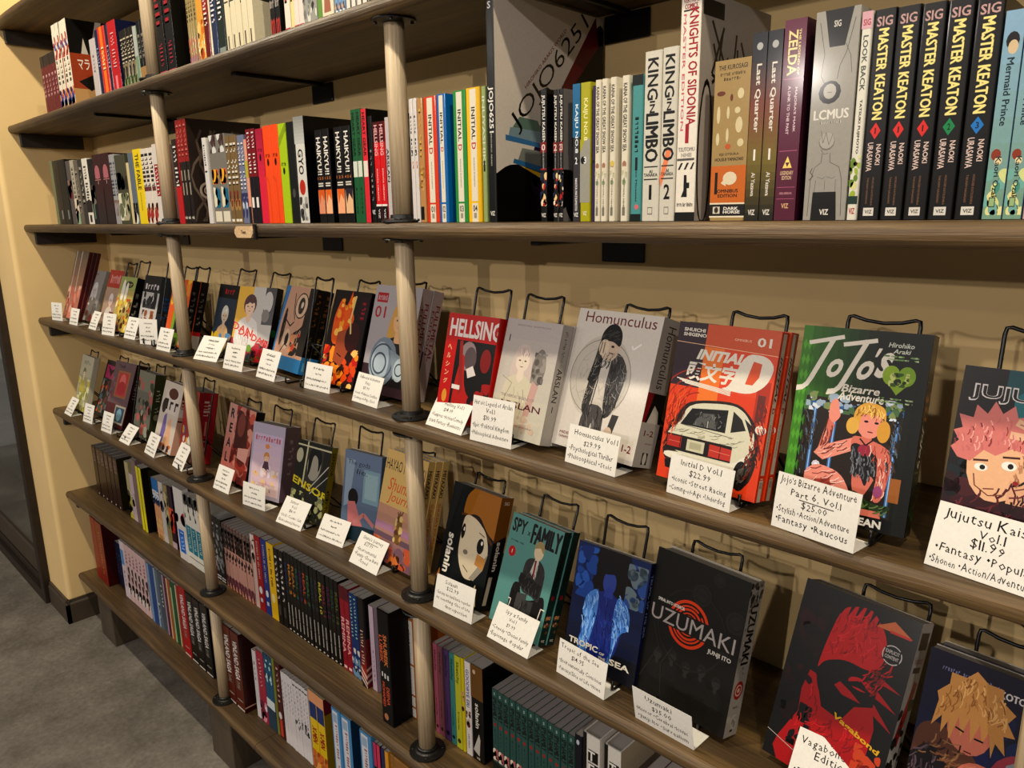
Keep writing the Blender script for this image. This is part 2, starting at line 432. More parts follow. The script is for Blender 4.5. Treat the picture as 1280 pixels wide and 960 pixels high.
    def person(s, u, v, h, hair, skin, cloth, dark=None, long=False, bust=True):
        """generic figure, head centred at (u,v), head height h (of w)"""
        a = s.w/s.h; dk = dark or C('1a1412')
        if long: s.ell(u, v-h*.5*a, h*.62, h*1.0, hair, 16)
        s.poly([(u-h*.95, v-h*2.3*a), (u-h*.85, v-h*.95*a), (u-h*.3, v-h*.6*a), (u+h*.3, v-h*.6*a), (u+h*.85, v-h*.95*a), (u+h*.95, v-h*2.3*a)], cloth)
        s.poly([(u-h*.16, v-h*.35*a), (u-h*.2, v-h*.75*a), (u, v-h*.95*a), (u+h*.2, v-h*.75*a), (u+h*.16, v-h*.35*a)], skin)
        s.ell(u, v+h*.08*a, h*.50, h*.56, hair, 16)
        s.ell(u, v-h*.05*a, h*.38, h*.46, skin, 16)
        s.poly([(u-h*.46, v+h*.05*a), (u-h*.42, v+h*.42*a), (u+h*.1, v+h*.60*a), (u+h*.45, v+h*.35*a), (u+h*.46, v+h*.02*a), (u+h*.3, v+h*.2*a), (u+h*.12, v+h*.1*a), (u-h*.05, v+h*.22*a), (u-h*.22, v+h*.08*a)], hair)
        for sx in (-1, 1):
            s.ell(u+sx*h*.16, v-h*.04*a, h*.07, h*.035, dk, 8)
        s.line([(u-h*.08, v-h*.29*a), (u+h*.08, v-h*.29*a)], h*.03, dk)
        s.line([(u, v-h*.08*a), (u+h*.03, v-h*.18*a)], h*.02, tuple(c*.5 for c in skin))
        s.hatch([(u-h*.46, v+h*.1*a), (u-h*.3, v+h*.5*a), (u+h*.3, v+h*.5*a), (u+h*.46, v+h*.1*a)], [tuple(c*.45 for c in hair), tuple(min(1, c*1.5) for c in hair)], 16, h*.3, 1.3, h*.02)
        s.hatch([(u-h*.9, v-h*2.2*a), (u-h*.8, v-h*1.0*a), (u+h*.8, v-h*1.0*a), (u+h*.9, v-h*2.2*a)], [tuple(c*.5 for c in cloth), tuple(min(1, c*1.4) for c in cloth)], 14, h*.5, 1.5, h*.025)

LAY0, DLAY = .00012, .000004
def book(W_, T_, H_, base, front=None, spine=None, back=None, hard=False, page=C('b9b2a4'), gloss=True, seed=0, loc=(0,0,0), rot=(0,0,0), spinecol=None, backcol=None):
    """canonical book: front cover in plane y=0 facing -y, spine on the right (x=W), thickness along +y. Returns the root Empty"""
    root = empty('book', loc, rot=rot)
    t = .0026 if hard else .0007; ov = .003 if hard else 0.0; r = .0022 if not hard else .004
    r = min(r, T_*.3)
    arc = [(W_-r+r*math.sin(a), r-r*math.cos(a)) for a in [i*math.pi/6 for i in range(4)]]
    arc2 = [(W_-r+r*math.cos(a), T_-r+r*math.sin(a)) for a in [i*math.pi/6 for i in range(4)]]
    outer = [(0, 0)] + arc + arc2 + [(0, T_)]
    inner = [(0, T_-t), (W_-max(r, t), T_-t), (W_-t, T_-max(r, t)), (W_-t, max(r, t)), (W_-max(r, t), t), (0, t)]
    V = []; Fc = []; cols = []; no = len(outer); ni = len(inner)
    sc = spinecol or base; bc = backcol or base
    for z in (0, H_):
        V += [(x, y, z) for x, y in outer] + [(x, y, z) for x, y in inner]
    M = no+ni
    for i in range(no-1):
        Fc.append((i, i+1, M+i+1, M+i)); cols.append(base if i == 0 else (bc if i == no-2 else sc))
    for i in range(no, M-1):
        Fc.append((i, i+1, M+i+1, M+i)); cols.append(C('cfc8b8'))
    Fc.append((no-1, no, M+no, M+no-1)); cols.append(base)
    Fc.append((M-1, 0, M, M+M-1)); cols.append(base)
    # top and bottom rims as quads
    def rim(ofs, flip):
        seq = [(0, 1, M-2, M-1), (1, 2, 3, M-3, M-2), (3, 4, 5, M-4, M-3), (5, 6, 7, 8, M-5, M-4), (8, 9, no, no+1)]
        seq = [(0, 1, M-2, M-1), (1, 2, 3, 4, M-3, M-2), (4, 5, no+2, no+3-0), (5, 6, 7, 8, no+1, no+2), (8, 9, no, no+1)]
        for q in seq:
            q = tuple(dict.fromkeys(q)); q = tuple(i+ofs for i in q); Fc.append(q if not flip else q[::-1]); cols.append(sc)
    rim(0, True); rim(M, False)
    def stamp(face, fn):
        for pts, fs, col, ly in face.P:
            n0 = len(V); d = LAY0+ly*DLAY
            V.extend(fn(a, b, d) for a, b in pts)
            for f in fs: Fc.append(tuple(i+n0 for i in f)); cols.append(col)
    if front: stamp(front, lambda a, b, d: (a, -d, b))
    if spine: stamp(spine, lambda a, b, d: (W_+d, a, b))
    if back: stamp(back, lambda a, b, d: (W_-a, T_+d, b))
    cv = obj('cover', V, Fc, M_GLOSS if gloss else M_PRINT, root, cols=cols)
    q = .0012 if not hard else .003
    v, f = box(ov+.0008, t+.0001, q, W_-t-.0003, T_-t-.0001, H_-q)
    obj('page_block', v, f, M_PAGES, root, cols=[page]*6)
    return root
def copybook(src, loc, rot=None):
    r = src.copy(); COL.objects.link(r); r.location = loc
    if rot: r.rotation_euler = rot
    for ch in list(src.children):
        c = ch.copy(); COL.objects.link(c); c.parent = r
    return r

# ------------------------------------------------------------------ upright books
K = C('121110'); WH = C('e6e0d4'); OW = C('d9d2c2')
READ = set("""THE FABLE|KATSUHISA|GYO|HAIKYU!!|HEART GEAR|HELLSING|KOHTA HIRANO|VIZ|viz|ARSLAN|INITIAL|D|SHUICHI SHIGENO|INUYASHIKI|JOJO6251|HIROHIKO ARAKI|JUJUTSU KAISEN|GEGE AKUTAMI|KAIJU NO.8|NAOYA MATSUMOTO|KAINA OF THE GREAT SNOW SEA|TSUTOMU NIHEI|Hayao Miyazaki|KING|IN|LIMBO|AI|TANAKA|VERTICAL|COMICS|KNIGHTS OF SIDONIA|MASTER EDITION|TSUTOMU|NIHEI|THE KUROSAGI|EIJI OTSUKA|HOUSUI YAMAZAKI|OMNIBUS|EDITION|DARK|HORSE|Last Quarter|Ai Yazawa|THE LEGEND OF|ZELDA|MAJORA'S MASK|A LINK TO THE PAST|LEGENDARY|AKIRA HIMEKAWA|LOOK BACK|TATSUKI FUJIMOTO|MASTER KEATON|NAOKI|URASAWA|HOKUSEI KATSUSHIKA|TAKASHI NAGASAKI|Mermaid Prince|Kaori Ozaki|REMINA|SHUBEIK|LUBEIK|DEENA|MOHAMED|a silent voice|Sketchy|solanin|SPYxFAMILY|VINLAND SAGA|X-MEN|GOODBYE ERI|LCMUS|SIG|S|T|E|K|O|N|00""".split('|'))
def letters(f, t, u, v, lu, hv, col, rot):
    if t in READ or t.strip('0123456789 ') == '' or t.startswith('REAL '):
        f.text(t, u, v, lu, hv, col, rot=rot, off=.02); return
    # lettering too small to read in the photograph: uneven strokes of the same run
    n = max(3, len(t)); R = f.R
    for i in range(n):
        if t[i % len(t)] == ' ': continue
        c = (i+.5)/n-.5; w_ = lu/n*.62; q = R.uniform(.6, 1)
        if rot == -90:
            v0 = v-c*lu
            f.rect(u-hv/2, v0-w_/2, u-hv/2+hv*q, v0-w_/2+w_*.36, col); f.layer -= 1
            f.rect(u-hv/2+(hv*.55 if R.random() < .5 else 0), v0-w_/2, u-hv/2+hv*q, v0+w_/2, col); f.layer -= 1
        else:
            u0 = u+c*lu
            f.rect(u0-w_/2, v-hv/2, u0-w_/2+w_*.36, v-hv/2+hv*q, col); f.layer -= 1
            f.rect(u0-w_/2, v-hv/2+(hv*.55 if R.random() < .5 else 0), u0+w_/2, v-hv/2+hv*q, col); f.layer -= 1
    f.layer += 1
def spine_print(ops, T_, H_, seed):
    f = Face(T_, H_, seed)
    for o in ops:
        k = o[0]
        if k == 'r': f.rect(*o[1:5], C(o[5]))
        elif k == 'v':
            if len(o) > 6: letters(f, o[1], o[2], o[3], o[4], o[5], C(o[6]), -90)
            else: letters(f, o[1], .5, o[2], o[3], o[4], C(o[5]), -90)
        elif k == 'h': letters(f, o[1], .5, o[2], o[3], o[4], C(o[5]), 0)
        elif k == 'l': f.line(o[1], o[2], C(o[3]))
        elif k == 'w': f.text(o[1], o[2], o[3], o[4], o[5], C(o[6]), off=.03)
        elif k == 'b': f.blobs(*o[1:5], [C(c) for c in o[5]], o[6], o[7], stretch=1.6)
        elif k == 'e': f.ell(*o[1:5], C(o[5]), 12)
        elif k == 'p': f.poly(o[1], C(o[2]))
        elif k == 'g': f.grad(*o[1:5], C(o[5]), C(o[6]), o[7] if len(o) > 7 else 8)
    return f
ORD = ['leftmost', 'second', 'third', 'fourth', 'fifth', 'sixth', 'seventh', 'eighth', 'ninth', 'tenth', 'eleventh', 'twelfth', 'thirteenth', 'fourteenth', 'fifteenth']
NUM = {2: 'two', 3: 'three', 4: 'four', 5: 'five', 6: 'six', 7: 'seven', 8: 'eight', 9: 'nine', 10: 'ten', 11: 'eleven', 12: 'twelve', 13: 'thirteen', 14: 'fourteen'}
SHELFN = {1: 'top row', 2: 'eye-level shelf', 5: 'second lowest shelf', 6: 'lowest shelf'}
def edge(k, px, Y): return x_on(px, Y, SH[k] + (.012 if k == 1 else 0))
def run(k, Y, pl, pr, n, look, ty, base, ops, D=.125, H=None, opsn=None, side=None, hard=False, gloss=True, top=False, page='a8a29a', gap=.0006):
    """n alike books between survey columns pl..pr, tops at survey row ty"""
    if top:
        Xl = x_on(pl, Y, SH[k]+H); Xr = x_on(pr, Y, SH[k]+H)
    else:
        Xl = edge(k, pl, Y); Xr = edge(k, pr, Y)
    if H is None: H = z_on(ty, Xl, Y) - SH[k]
    H = min(max(H, .12), .325); w = (Xr-Xl)/n; first = None; grp = None
    if n > 1: grp = look + ' on the ' + SHELFN[k]
    for i in range(n):
        T_ = max(w-gap, .004); o = list(ops)
        if opsn: o += opsn(i)
        loc = (Xl+w*i, Y+D+rngb.uniform(-.001, .001), SH[k]+.0006); rot = (0, 0, -math.pi/2)
        if first is None or opsn:
            sp = spine_print(o, T_, H, i)
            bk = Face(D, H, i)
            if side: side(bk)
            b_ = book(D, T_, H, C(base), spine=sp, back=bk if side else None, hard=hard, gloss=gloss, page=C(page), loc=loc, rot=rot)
            first = b_
        else: b_ = copybook(first, loc)
        if n == 1: lab = look + ' on the ' + SHELFN[k]
        else: lab = '%s, %s of %s%s, %s' % (look, ORD[i] if i < n-1 else 'rightmost', NUM[n], '' if i in (0, n-1) else ' from left', SHELFN[k])
        tag(b_, lab, 'book', grp)
rngb = random.Random(3)
R_ = run
# --- top row (shelf 1), left bay
k = 1; Y = .0
R_(1, Y, 59.4, 77.5, 5, 'thin maroon volume with dark grey cap', 72.5, '7a2a2c', [('r',0,.82,1,1,'3a302a'),('v','BLADE',.5,.4,.5,'c8a0a0')])
def side_cov1(f):
    f.rect(0,0,1,.62,C('a8502c')); f.rect(0,.62,1,1,K); f.poly([(.35,.62),(.5,1),(.6,1),(.48,.62)],C('c9c2b8')); f.poly([(.2,.62),(.26,.8),(.32,.62)],C('c9c2b8'))
    f.rect(0,0,1,.22,C('c6a272')); f.text('マラ',.22,.5,.2,.12,WH,rot=0); f.poly([(.1,.3),(.45,.42),(.5,.3),(.3,.2)],K); f.blobs(.45,.22,.75,.42,[C('b8552c'),C('d08040')],8,.08)
R_(1, Y, 77.8, 95.5, 4, 'tall white comic volume with coloured spine art', 33, 'e4dccb', [('b',0,.0,1,.25,['c05030','3a5aa0','e0a070'],8,.4),('b',0,.6,1,.95,['c04030','e8e0d0','4a60a0'],8,.3),('v','AKIRA',.45,.3,.5,'4a4a44')], D=.17, side=side_cov1)
R_(1, Y, 120, 126.5, 1, 'plain pale grey book beside a navy one', 50.6, 'c9c2c0', [('v','manga',.6,.3,.3,'9a9490')])
R_(1, Y, 126.8, 130.6, 1, 'narrow navy blue book', 39, '1c2a58', [('v','NARUTO',.6,.3,.5,'a8b0d0')])
R_(1, Y, 130.8, 139, 1, 'glossy red and orange book', 36, 'd0402a', [('r',.3,0,.7,1,'ea8a30'),('v','SHONEN',.55,.35,.4,'f0d8b0')])
R_(1, Y, 139.3, 142.7, 1, 'narrow dark purple book with silver letters', 32, '3a2a48', [('v','BUSTER',.55,.35,.5,'c8c0d0')])
R_(1, Y, 143, 153.3, 1, 'broad glossy scarlet book', 29, 'c4252f', [('v','JUMP COMICS',.6,.5,.4,'e8b0b0'),('r',.35,.02,.6,.25,'e89098')], side=lambda f: f.rect(0,0,1,1,C('1c2348')))
R_(1, Y, 156.5, 172.5, 4, 'thin volume with cream and black vertical lettering', 40, '8f8468', [('r',0,.45,1,1,'2c2622'),('v','BERSERK',.65,.45,.8,'c9c0aa'),('b',0,0,1,.4,['2c2622','8fa070','c0b080'],5,.5)])
R_(1, Y, 172.8, 177, 1, 'thin pale and green spined book', 34, '8aa088', [('r',0,.5,1,1,'b8bcb8')])
R_(1, Y, 177.3, 185.5, 2, 'dark volume with tan base near the left post', 27, '181614', [('r',0,0,1,.28,'b09060'),('v','TOKYO',.6,.4,.5,'9a9088')])
# top row, middle bay
R_(1, Y, 200.5, 221.4, 2, 'black book with bold red vertical lettering', None, '232220', [('v','BERSERK',.68,.5,.55,'b02c38'),('v','DELUXE',.2,.2,.4,'a83c50'),('r',.1,.04,.9,.055,'c05868')], D=.19, H=.27, side=lambda f: f.rect(0,0,1,1,C('151412')))
R_(1, Y, 238.8, 250.6, 4, 'thin gold spine with pink figure base', None, 'a89868', [('v','DR STONE',.72,.4,.5,'5a4c30'),('b',0,0,1,.35,['c07060','b0a0a8','d8b890'],6,.5)], H=.19)
R_(1, Y, 250.9, 258, 1, 'warm gold volume with orange figure', None, 'dba84c', [('b',0,0,1,.5,['e08030','f0c880','c06030'],10,.3)], H=.19)
R_(1, Y, 258.3, 264.6, 1, 'dark red volume with white vertical script', None, '7c2420', [('r',0,.55,1,1,'a83a34'),('v','VAGABOND',.62,.42,.6,'e6dcd2')], H=.19)
R_(1, Y, 264.8, 267, 1, 'very thin cream book between red and blue', None, 'dcd0b8', [], H=.19)
R_(1, Y, 267.2, 274.2, 1, 'slate blue volume with white vertical script', None, '3c4868', [('v','VAGABOND',.62,.42,.6,'e6e2e2')], H=.19)
R_(1, Y, 274.4, 283.5, 1, 'dark green grey volume with white script', None, '35423c', [('v','VAGABOND',.62,.42,.5,'e6e2e2'),('r',.1,.05,.9,.12,'98a098')], H=.19)
def side_cov2(f):
    f.rect(0,0,1,1,C('ded6bd')); f.poly([(0,.48),(0,1),(1,1),(1,.36),(.8,.42),(.5,.5),(.3,.46)],C('4a4840'))
TC = ['7c2a2a','26302c','26302c','6c5030','26302c']
R_(1, Y, 285, 319, 5, 'cream spine with small figure at its foot', None, 'ded6bd', [('r',.3,.07,.5,.2,'4c4438'),('r',.1,.53,.8,.545,'4a443c')], H=.20, D=.15, opsn=lambda i: [('r',.15,.66,.85,.98,TC[i]),('v','DOROHEDORO',.82,.28,.5,'ded6bd')], side=side_cov2)
R_(1, Y, 340, 352.4, 2, 'black volume with tall red numeral at its foot', None, '1a1614', [('h','00',.12,.8,.2,'c04a40'),('h','HELL',.36,.8,.08,'d8d0c8'),('b',0,.45,1,1,['c8203a','e0a8a0','1a1614','a88040'],10,.4)], H=.19, side=lambda f: (f.rect(0,0,1,1,C('171514')), f.rect(0,.45,1,1,C('a02038'))))
R_(1, Y, 357.5, 364, 1, 'white spine with crimson vertical title', None, 'e4dcd0', [('v','MONSTER',.6,.6,.6,'a83848'),('r',0,0,1,.08,'c05060')], H=.19)
R_(1, Y, 364.3, 368.6, 1, 'pale yellow spine with crimson title', None, 'e8d8a0', [('v','MONSTER',.6,.6,.6,'b84840')], H=.19)
R_(1, Y, 368.8, 380.3, 2, 'pinkish white spine with crimson title', None, 'e6d8d0', [('v','MONSTER',.6,.6,.5,'a83848'),('r',0,0,1,.08,'c05060')], H=.19)
R_(1, Y, 380.6, 397.3, 1, 'grey volume covered in drawn black eyes', None, 'a8a8a0', [('b',0,.0,1,1,['4a4a48','d8d8d0','8a8a88'],60,.12)], H=.19)
R_(1, Y, 397.6, 403, 1, 'leaf green thin volume', None, '7aa052', [], H=.19)
R_(1, Y, 403.3, 417.5, 1, 'cream volume with black oval and clay pot', None, 'e2dac4', [('e',.35,.45,.18,.6,'4c4038'),('p',[(.2,.1),(.8,.1),(.7,.3),(.3,.3)],'b07a60')], H=.19)
R_(1, Y, 419, 431.5, 3, 'thin pale blue volume with brown figures', None, '8aaac8', [('b',0,0,1,1,['e6e6e6','7a5040','30506a','d0b090'],14,.4)], H=.19)
R_(1, Y, 432.5, 460, 4, 'white numbered volume with black edge', None, 'e0dcd2', [('r',.8,0,1,1,'201e1c')], H=.19, opsn=lambda i: [('h',str((1,1,2,3)[i]),.22,.45,.12,'2c2c30'),('v','20TH CENTURY',.65,.5,.4,'40404a')])
R_(1, Y, 460.5, 474, 2, 'dark grey volume with pale lettering', None, '4a4844', [('v','MW',.3,.3,.6,'c8c4b8')], H=.19)
R_(1, Y, 474.5, 488, 3, 'dark volume just left of the middle post', None, '2c2e2a', [('v','DEMON',.4,.4,.5,'8a8c80')], H=.19)
R_(1, Y, 507, 560, 5, 'charcoal volume right of the middle post', None, '34302c', [('v','MANGA',.5,.5,.4,'7a746c')], H=.19)

# --- eye level (shelf 2), left bay
Y = .004
R_(2, Y, 72.5, 75.6, 1, 'narrow pale green edged book at left end', 202, '7a8468', [])
R_(2, Y, 75.8, 91.2, 2, 'black book with faint lettering', 202, '0f0f0f', [('v','PARASYTE',.7,.4,.15,'2c3230'),('r',.55,.08,.75,.22,'8a9090')], D=.15)
R_(2, Y, 91.6, 96.6, 1, 'grey and dull red volume', 202, '6a6462', [('b',0,.4,1,.7,['8a3038','9a7a70'],6,.5)])
R_(2, Y, 96.8, 101.8, 1, 'whitish volume with pale green foot', 201, 'bab4a4', [('b',0,0,1,.4,['a0c0a0','e0d0c0'],6,.5),('v','LETTERS',.65,.5,.5,'8a8478')])
R_(2, Y, 102, 106.6, 1, 'taupe volume with grey lettering', 201, '7a7266', [('v','CHILDREN',.5,.7,.5,'a8a094')])
R_(2, Y, 106.8, 111.8, 1, 'dark grey volume with pale vertical title', 200, '4c4842', [('v','DEVILS',.6,.6,.5,'b0aaa0')])
R_(2, Y, 112.2, 118.6, 1, 'thin white book with black vertical title', 199, 'e2ddd2', [('v','BLACK PARADOX',.62,.55,.5,'3a3634'),('r',0,.18,1,.36,'2a201c'),('r',.3,.03,.7,.14,'2a2a2a')])
R_(2, Y, 119, 125, 1, 'black photo volume before the maroon books', 199.5, '1c1b1a', [('b',0,.3,1,.6,['8a8478','5a5048'],6,.5),('r',.3,.08,.5,.3,'7a9080')])
R_(2, Y, 125.4, 145.4, 2, 'tall maroon volume with pink badge', 194.5, '4c2222', [('r',.2,.66,.8,.75,'b87880'),('e',.5,.75,.3,.3,'b87880'),('h','1',.6,.2,.05,'e0c8c8'),('r',.15,.635,.85,.645,'c89090'),('g',0,0,1,.5,'3c3230','4c2222')], D=.155, H=None)
R_(2, Y, 145.8, 152.6, 3, 'thin white and violet striped spine', 194, 'a8a8a8', [('v','INIO ASANO',.65,.5,.7,'5a6080'),('b',0,0,1,.35,['8a6a60','a89090'],5,.5)])
R_(2, Y, 153, 165.6, 1, 'olive book with pale plant picture', 195, '5c5a48', [('b',.0,.05,1,.45,['b8b498','7a8060','e0dcc8'],26,.25),('b',0,.5,1,.75,['3c3a2c'],5,.4)])
R_(2, Y, 166, 169.3, 1, 'thin cream book shorter than its neighbours', 204, 'd6c8a0', [])
R_(2, Y, 169.6, 175.2, 1, 'slate blue and white thin book', 192, '75808c', [('b',0,0,1,.3,['e0dcd0','303030'],6,.4)])
R_(2, Y, 175.6, 185, 1, 'bright yellow book with black vertical title', 187.6, 'e8d21c', [('v','THE FABLE',.70,.48,.45,'1a1a10'),('v','KATSUHISA',.3,.25,.12,'6a6010')])
R_(2, Y, 185.3, 200, 3, 'white volume with black inked title and peach foot', 187, 'ddd6cc', [('v','SAKAMOTO',.72,.45,.85,'3c3a3a'),('b',0,0,1,.28,['b04030','e0a070','ddd6cc'],8,.4),('r',.05,.44,.95,.5,'7c4848')])
R_(2, Y, 200.3, 206.8, 1, 'white and red volume beside the left post', 181, 'ddd6d0', [('r',.15,.35,.9,.75,'b03038'),('v','SAKAMOTO',.55,.38,.5,'e6d8d0')])
# eye level, middle bay
R_(2, Y, 225.6, 231.6, 1, 'slim red and black volume with white letters', 175, 'c02c30', [('r',0,.45,1,1,'2a1818'),('v','SOUL TAKER',.68,.5,.6,'e6e0da')])
def side_cov3(f):
    f.rect(0,0,1,1,C('3c302c')); R = f.R
    for i in range(14):
        a = R.uniform(0,1); pts=[(min(max(a+.12*math.sin(j*.9+i)+j*.02,0),1), .02+j*.11) for j in range(9)]
        f.line(pts,.03,C(R.choice(['6a5c52','564840','7a6c60'])))
    f.ring(.2,.32,.09,.03,C('b0a296')); f.ring(.2,.32,.04,.02,C('b0a296'))
R_(2, Y, 232, 245.4, 3, 'tall volume, red over dark brown', 151, '2e221c', [('r',0,.6,1,1,'a02c28'),('v','UZUMAKI',.8,.32,.5,'c88078'),('r',.3,.42,.6,.52,'a8a090'),('r',.4,.28,.7,.4,'a8a090'),('h','viz',.06,.7,.03,'e0dcd0')], D=.20, side=side_cov3, hard=True)
R_(2, Y, 262.3, 267, 1, 'thin white leaning book before grey side cover', 173, 'd9d6d2', [('v','DETECTIVE',.8,.25,.4,'5a6068'),('r',.2,.6,.8,.62,'303030')])
R_(2, Y, 270, 290.6, 2, 'grey volume with orange flame and blue figure', 170.5, '8c8880', [('b',.1,.45,.9,.62,['ea8a28','f0b840','d87028'],10,.35),('b',.1,.18,.9,.42,['207a98','d0b030','e0dcc8'],9,.35),('r',.1,.02,.9,.14,'e0dac8'),('b',.1,.8,.9,1,['d8d8d4','604848'],6,.3)])
R_(2, Y, 291, 304.2, 3, 'thin gold brown volume with white title', 171, '8a7450', [('v','DR STONE',.68,.5,.75,'e0dcd0'),('b',0,.15,1,.38,['8a4030','b09060'],5,.5),('r',.1,.02,.9,.05,'e6e0d0')])
R_(2, Y, 304.5, 312.8, 2, 'thin blue grey volume with white title', 170, '8288a0', [('v','GOLDEN KAMUY',.65,.55,.6,'e6e2e0'),('b',0,0,1,.35,['c8d0e0','4a4a78'],5,.5)])
R_(2, Y, 313, 316.3, 1, 'very thin peach and yellow volume', 175, 'e0a890', [('r',0,.55,1,.75,'c0b840'),('r',0,0,1,.2,'2a2628')])
R_(2, Y, 316.8, 327.8, 2, 'dark volume with red top and white blocks', 162.5, '281f2a', [('r',0,.5,1,1,'8c2430'),('v','DEMON SLAYER',.75,.45,.5,'e8e0dc'),('r',.2,.17,.7,.28,'e8e4e0')])
R_(2, Y, 328.4, 336.8, 1, 'magenta pink volume with black dot', 162, 'dc3654', [('g',0,.5,1,1,'d83658','b02850'),('h','LAST MAN',.78,.6,.04,'2a1018'),('e',.5,.7,.14,.28,'200c14')])
R_(2, Y, 337.1, 355.6, 2, 'bright orange volume with black dot', 158.5, 'f06424', [('h','LAST MAN',.70,.6,.04,'3a1808'),('e',.5,.63,.14,.26,'200c04'),('p',[(0,.5),(.5,.45),(.5,0),(.4,0),(.4,.42),(0,.47)],'e05a28')])
R_(2, Y, 355.9, 365.2, 1, 'lime green volume with black dot', 155.6, 'b4cc22', [('h','LAST MAN',.60,.6,.04,'2c3408'),('e',.5,.53,.14,.24,'1c2008'),('p',[(0,.85),(1,1),(1,.92),(0,.76)],'98ac20')])
R_(2, Y, 365.6, 375.4, 1, 'charcoal volume between lime and white ones', 153.5, '252724', [('e',.5,.30,.2,.3,'5a5c5a')])
def sg(f): f.rect(0,0,1,1,C('100f10')); f.text('Tomie',.5,.62,.5,.1,C('6a3038'))
R_(2, Y, 375.8, 388, 1, 'white and grey volume with black title, red sun', 147, 'd8d6d0', [('g',0,.75,1,1,'c8c8c4','9a9a98'),('v','GYO',.58,.24,.5,'1c1c1c'),('e',.5,.34,.3,.42,'c04028'),('b',.1,.02,.9,.25,['b0aeaa','50504e'],12,.2)], D=.16, side=sg, hard=True)
HN = ['1','1','1','2']
def hk(i): return [('h','1 2 3' if i < 3 else '4 5 6',.485,.8,.03,'c8824a'),('p',[(.05,.36),(.95,.36),(.95,.1),(.05,.1)],('e0a080','f0c09a','f0b890','e8c4a0')[i]),('p',[(.05,.36),(.95,.36),(.9,.24),(.5,.31),(.2,.2)],('d8702c','e07830','e07a34','3c3444')[i]),('r',.15,.42,.85,.435,'d8d4c8'),('r',.15,.395,.85,.41,'d8d4c8')]
R_(2, Y, 400.6, 417.6, 2, 'black volume with white slanted title, orange hair portrait', 163.5, '141110', [('v','HAIKYU!!',.72,.40,.6,'e8e4dc')], opsn=hk, D=.13)
R_(2, Y, 424, 444.2, 2, 'black white-titled volume right of a cream page gap', 160, '141110', [('v','HAIKYU!!',.74,.42,.5,'e8e4dc')], opsn=lambda i: hk(i+2), D=.13)
R_(2, Y, 445, 457.6, 2, 'dark green volume with black letters, white band', 138, '2c7048', [('v','HEART GEAR',.78,.38,.5,'10241a'),('r',.1,.41,.9,.55,'d8dcd0'),('v','TAKAKI',.2,.25,.2,'153a26')])
R_(2, Y, 458, 464.6, 1, 'coral red volume with black letters, white band', 137, 'dc3c4c', [('v','HEART GEAR',.78,.38,.5,'2a1014'),('r',.1,.41,.9,.55,'e6dcd0')], D=.14, side=lambda f: f.rect(0,0,1,1,C('0e0d0d')))
R_(2, Y, 466.4, 471.6, 1, 'black volume with white foot mark, beside red ones', 146, '141212', [('v','THE BOXER',.45,.5,.3,'a8a4a0'),('h','VIZ',.1,.7,.04,'e6e2dc')])
R_(2, Y, 472, 485.6, 2, 'scarlet volume with black capped title and foot', 153.5, 'd8202a', [('r',0,.8,1,1,'5a1018'),('v','HELLSING',.82,.3,.6,'e8b8b8'),('v','KOHTA HIRANO',.38,.32,.18,'f0d8d0'),('r',0,.0,1,.165,'161414'),('r',0,.165,1,.185,'e8e4de'),('v','VIZ',.09,.1,.3,'d8d4d0')])
R_(2, Y, 487, 492.4, 1, 'white grey volume with black title at the post', 147.5, 'cfc9c8', [('v','ARSLAN',.55,.32,.55,'3a3638')])
# eye level, right bay
R_(2, Y, 516.6, 526, 2, 'thin white volume right of the middle post', 124.5, 'dcd8d4', [('v','Shino Lemi',.72,.3,.35,'2a2a2c'),('h','3',.57,.5,.05,'3a3a3c'),('b',.2,.42,.8,.5,['c05040','e0b0a0'],3,.25),('r',.2,.01,.8,.03,'2a2a2c')])
R_(2, Y, 527, 534, 1, 'tan volume with yellow lettering', 124, 'c49a68', [('v','The Girl from',.6,.65,.3,'d8c060'),('r',.1,.02,.7,.13,'201c18'),('b',0,.25,1,.45,['d8b070','b08850'],6,.3)])
def idsp(num, side_):
    return [('r',.28,.16,.72,.99,'e2dccb'),('r',.28,.0,.72,.145,'e2dccb'),('v','INITIAL',.74,.24,.26,'1c1a18'),('v','D',.575,.075,.3,'c02a34'),('v','SHUICHI SHIGENO',.38,.22,.07,'6a6458'),('h',num,.105,.3,.05,'24221e'),('r',.4,.03,.6,.07,'a8a294')]
R_(2, Y, 534.6, 550, 1, 'orange volume with white title strip', 122.5, 'd9502a', idsp('01',0), D=.14)
R_(2, Y, 550.4, 561.8, 1, 'blue volume with white title strip', 119, '1478b8', idsp('02',0), D=.14)
R_(2, Y, 570, 585.8, 1, 'green volume with white title strip', 115, '3f9a50', idsp('03',0), D=.14)
R_(2, Y, 586.3, 603.8, 1, 'yellow volume with white title strip', 111.5, 'ecc41c', idsp('04',0), D=.14)
R_(2, Y, 604.4, 610, 1, 'pale olive volume with white title', 108.7, 'a8b880', [('v','INUYASHIKI',.68,.5,.6,'dce0cc'),('h','1',.42,.5,.08,'28301c')])
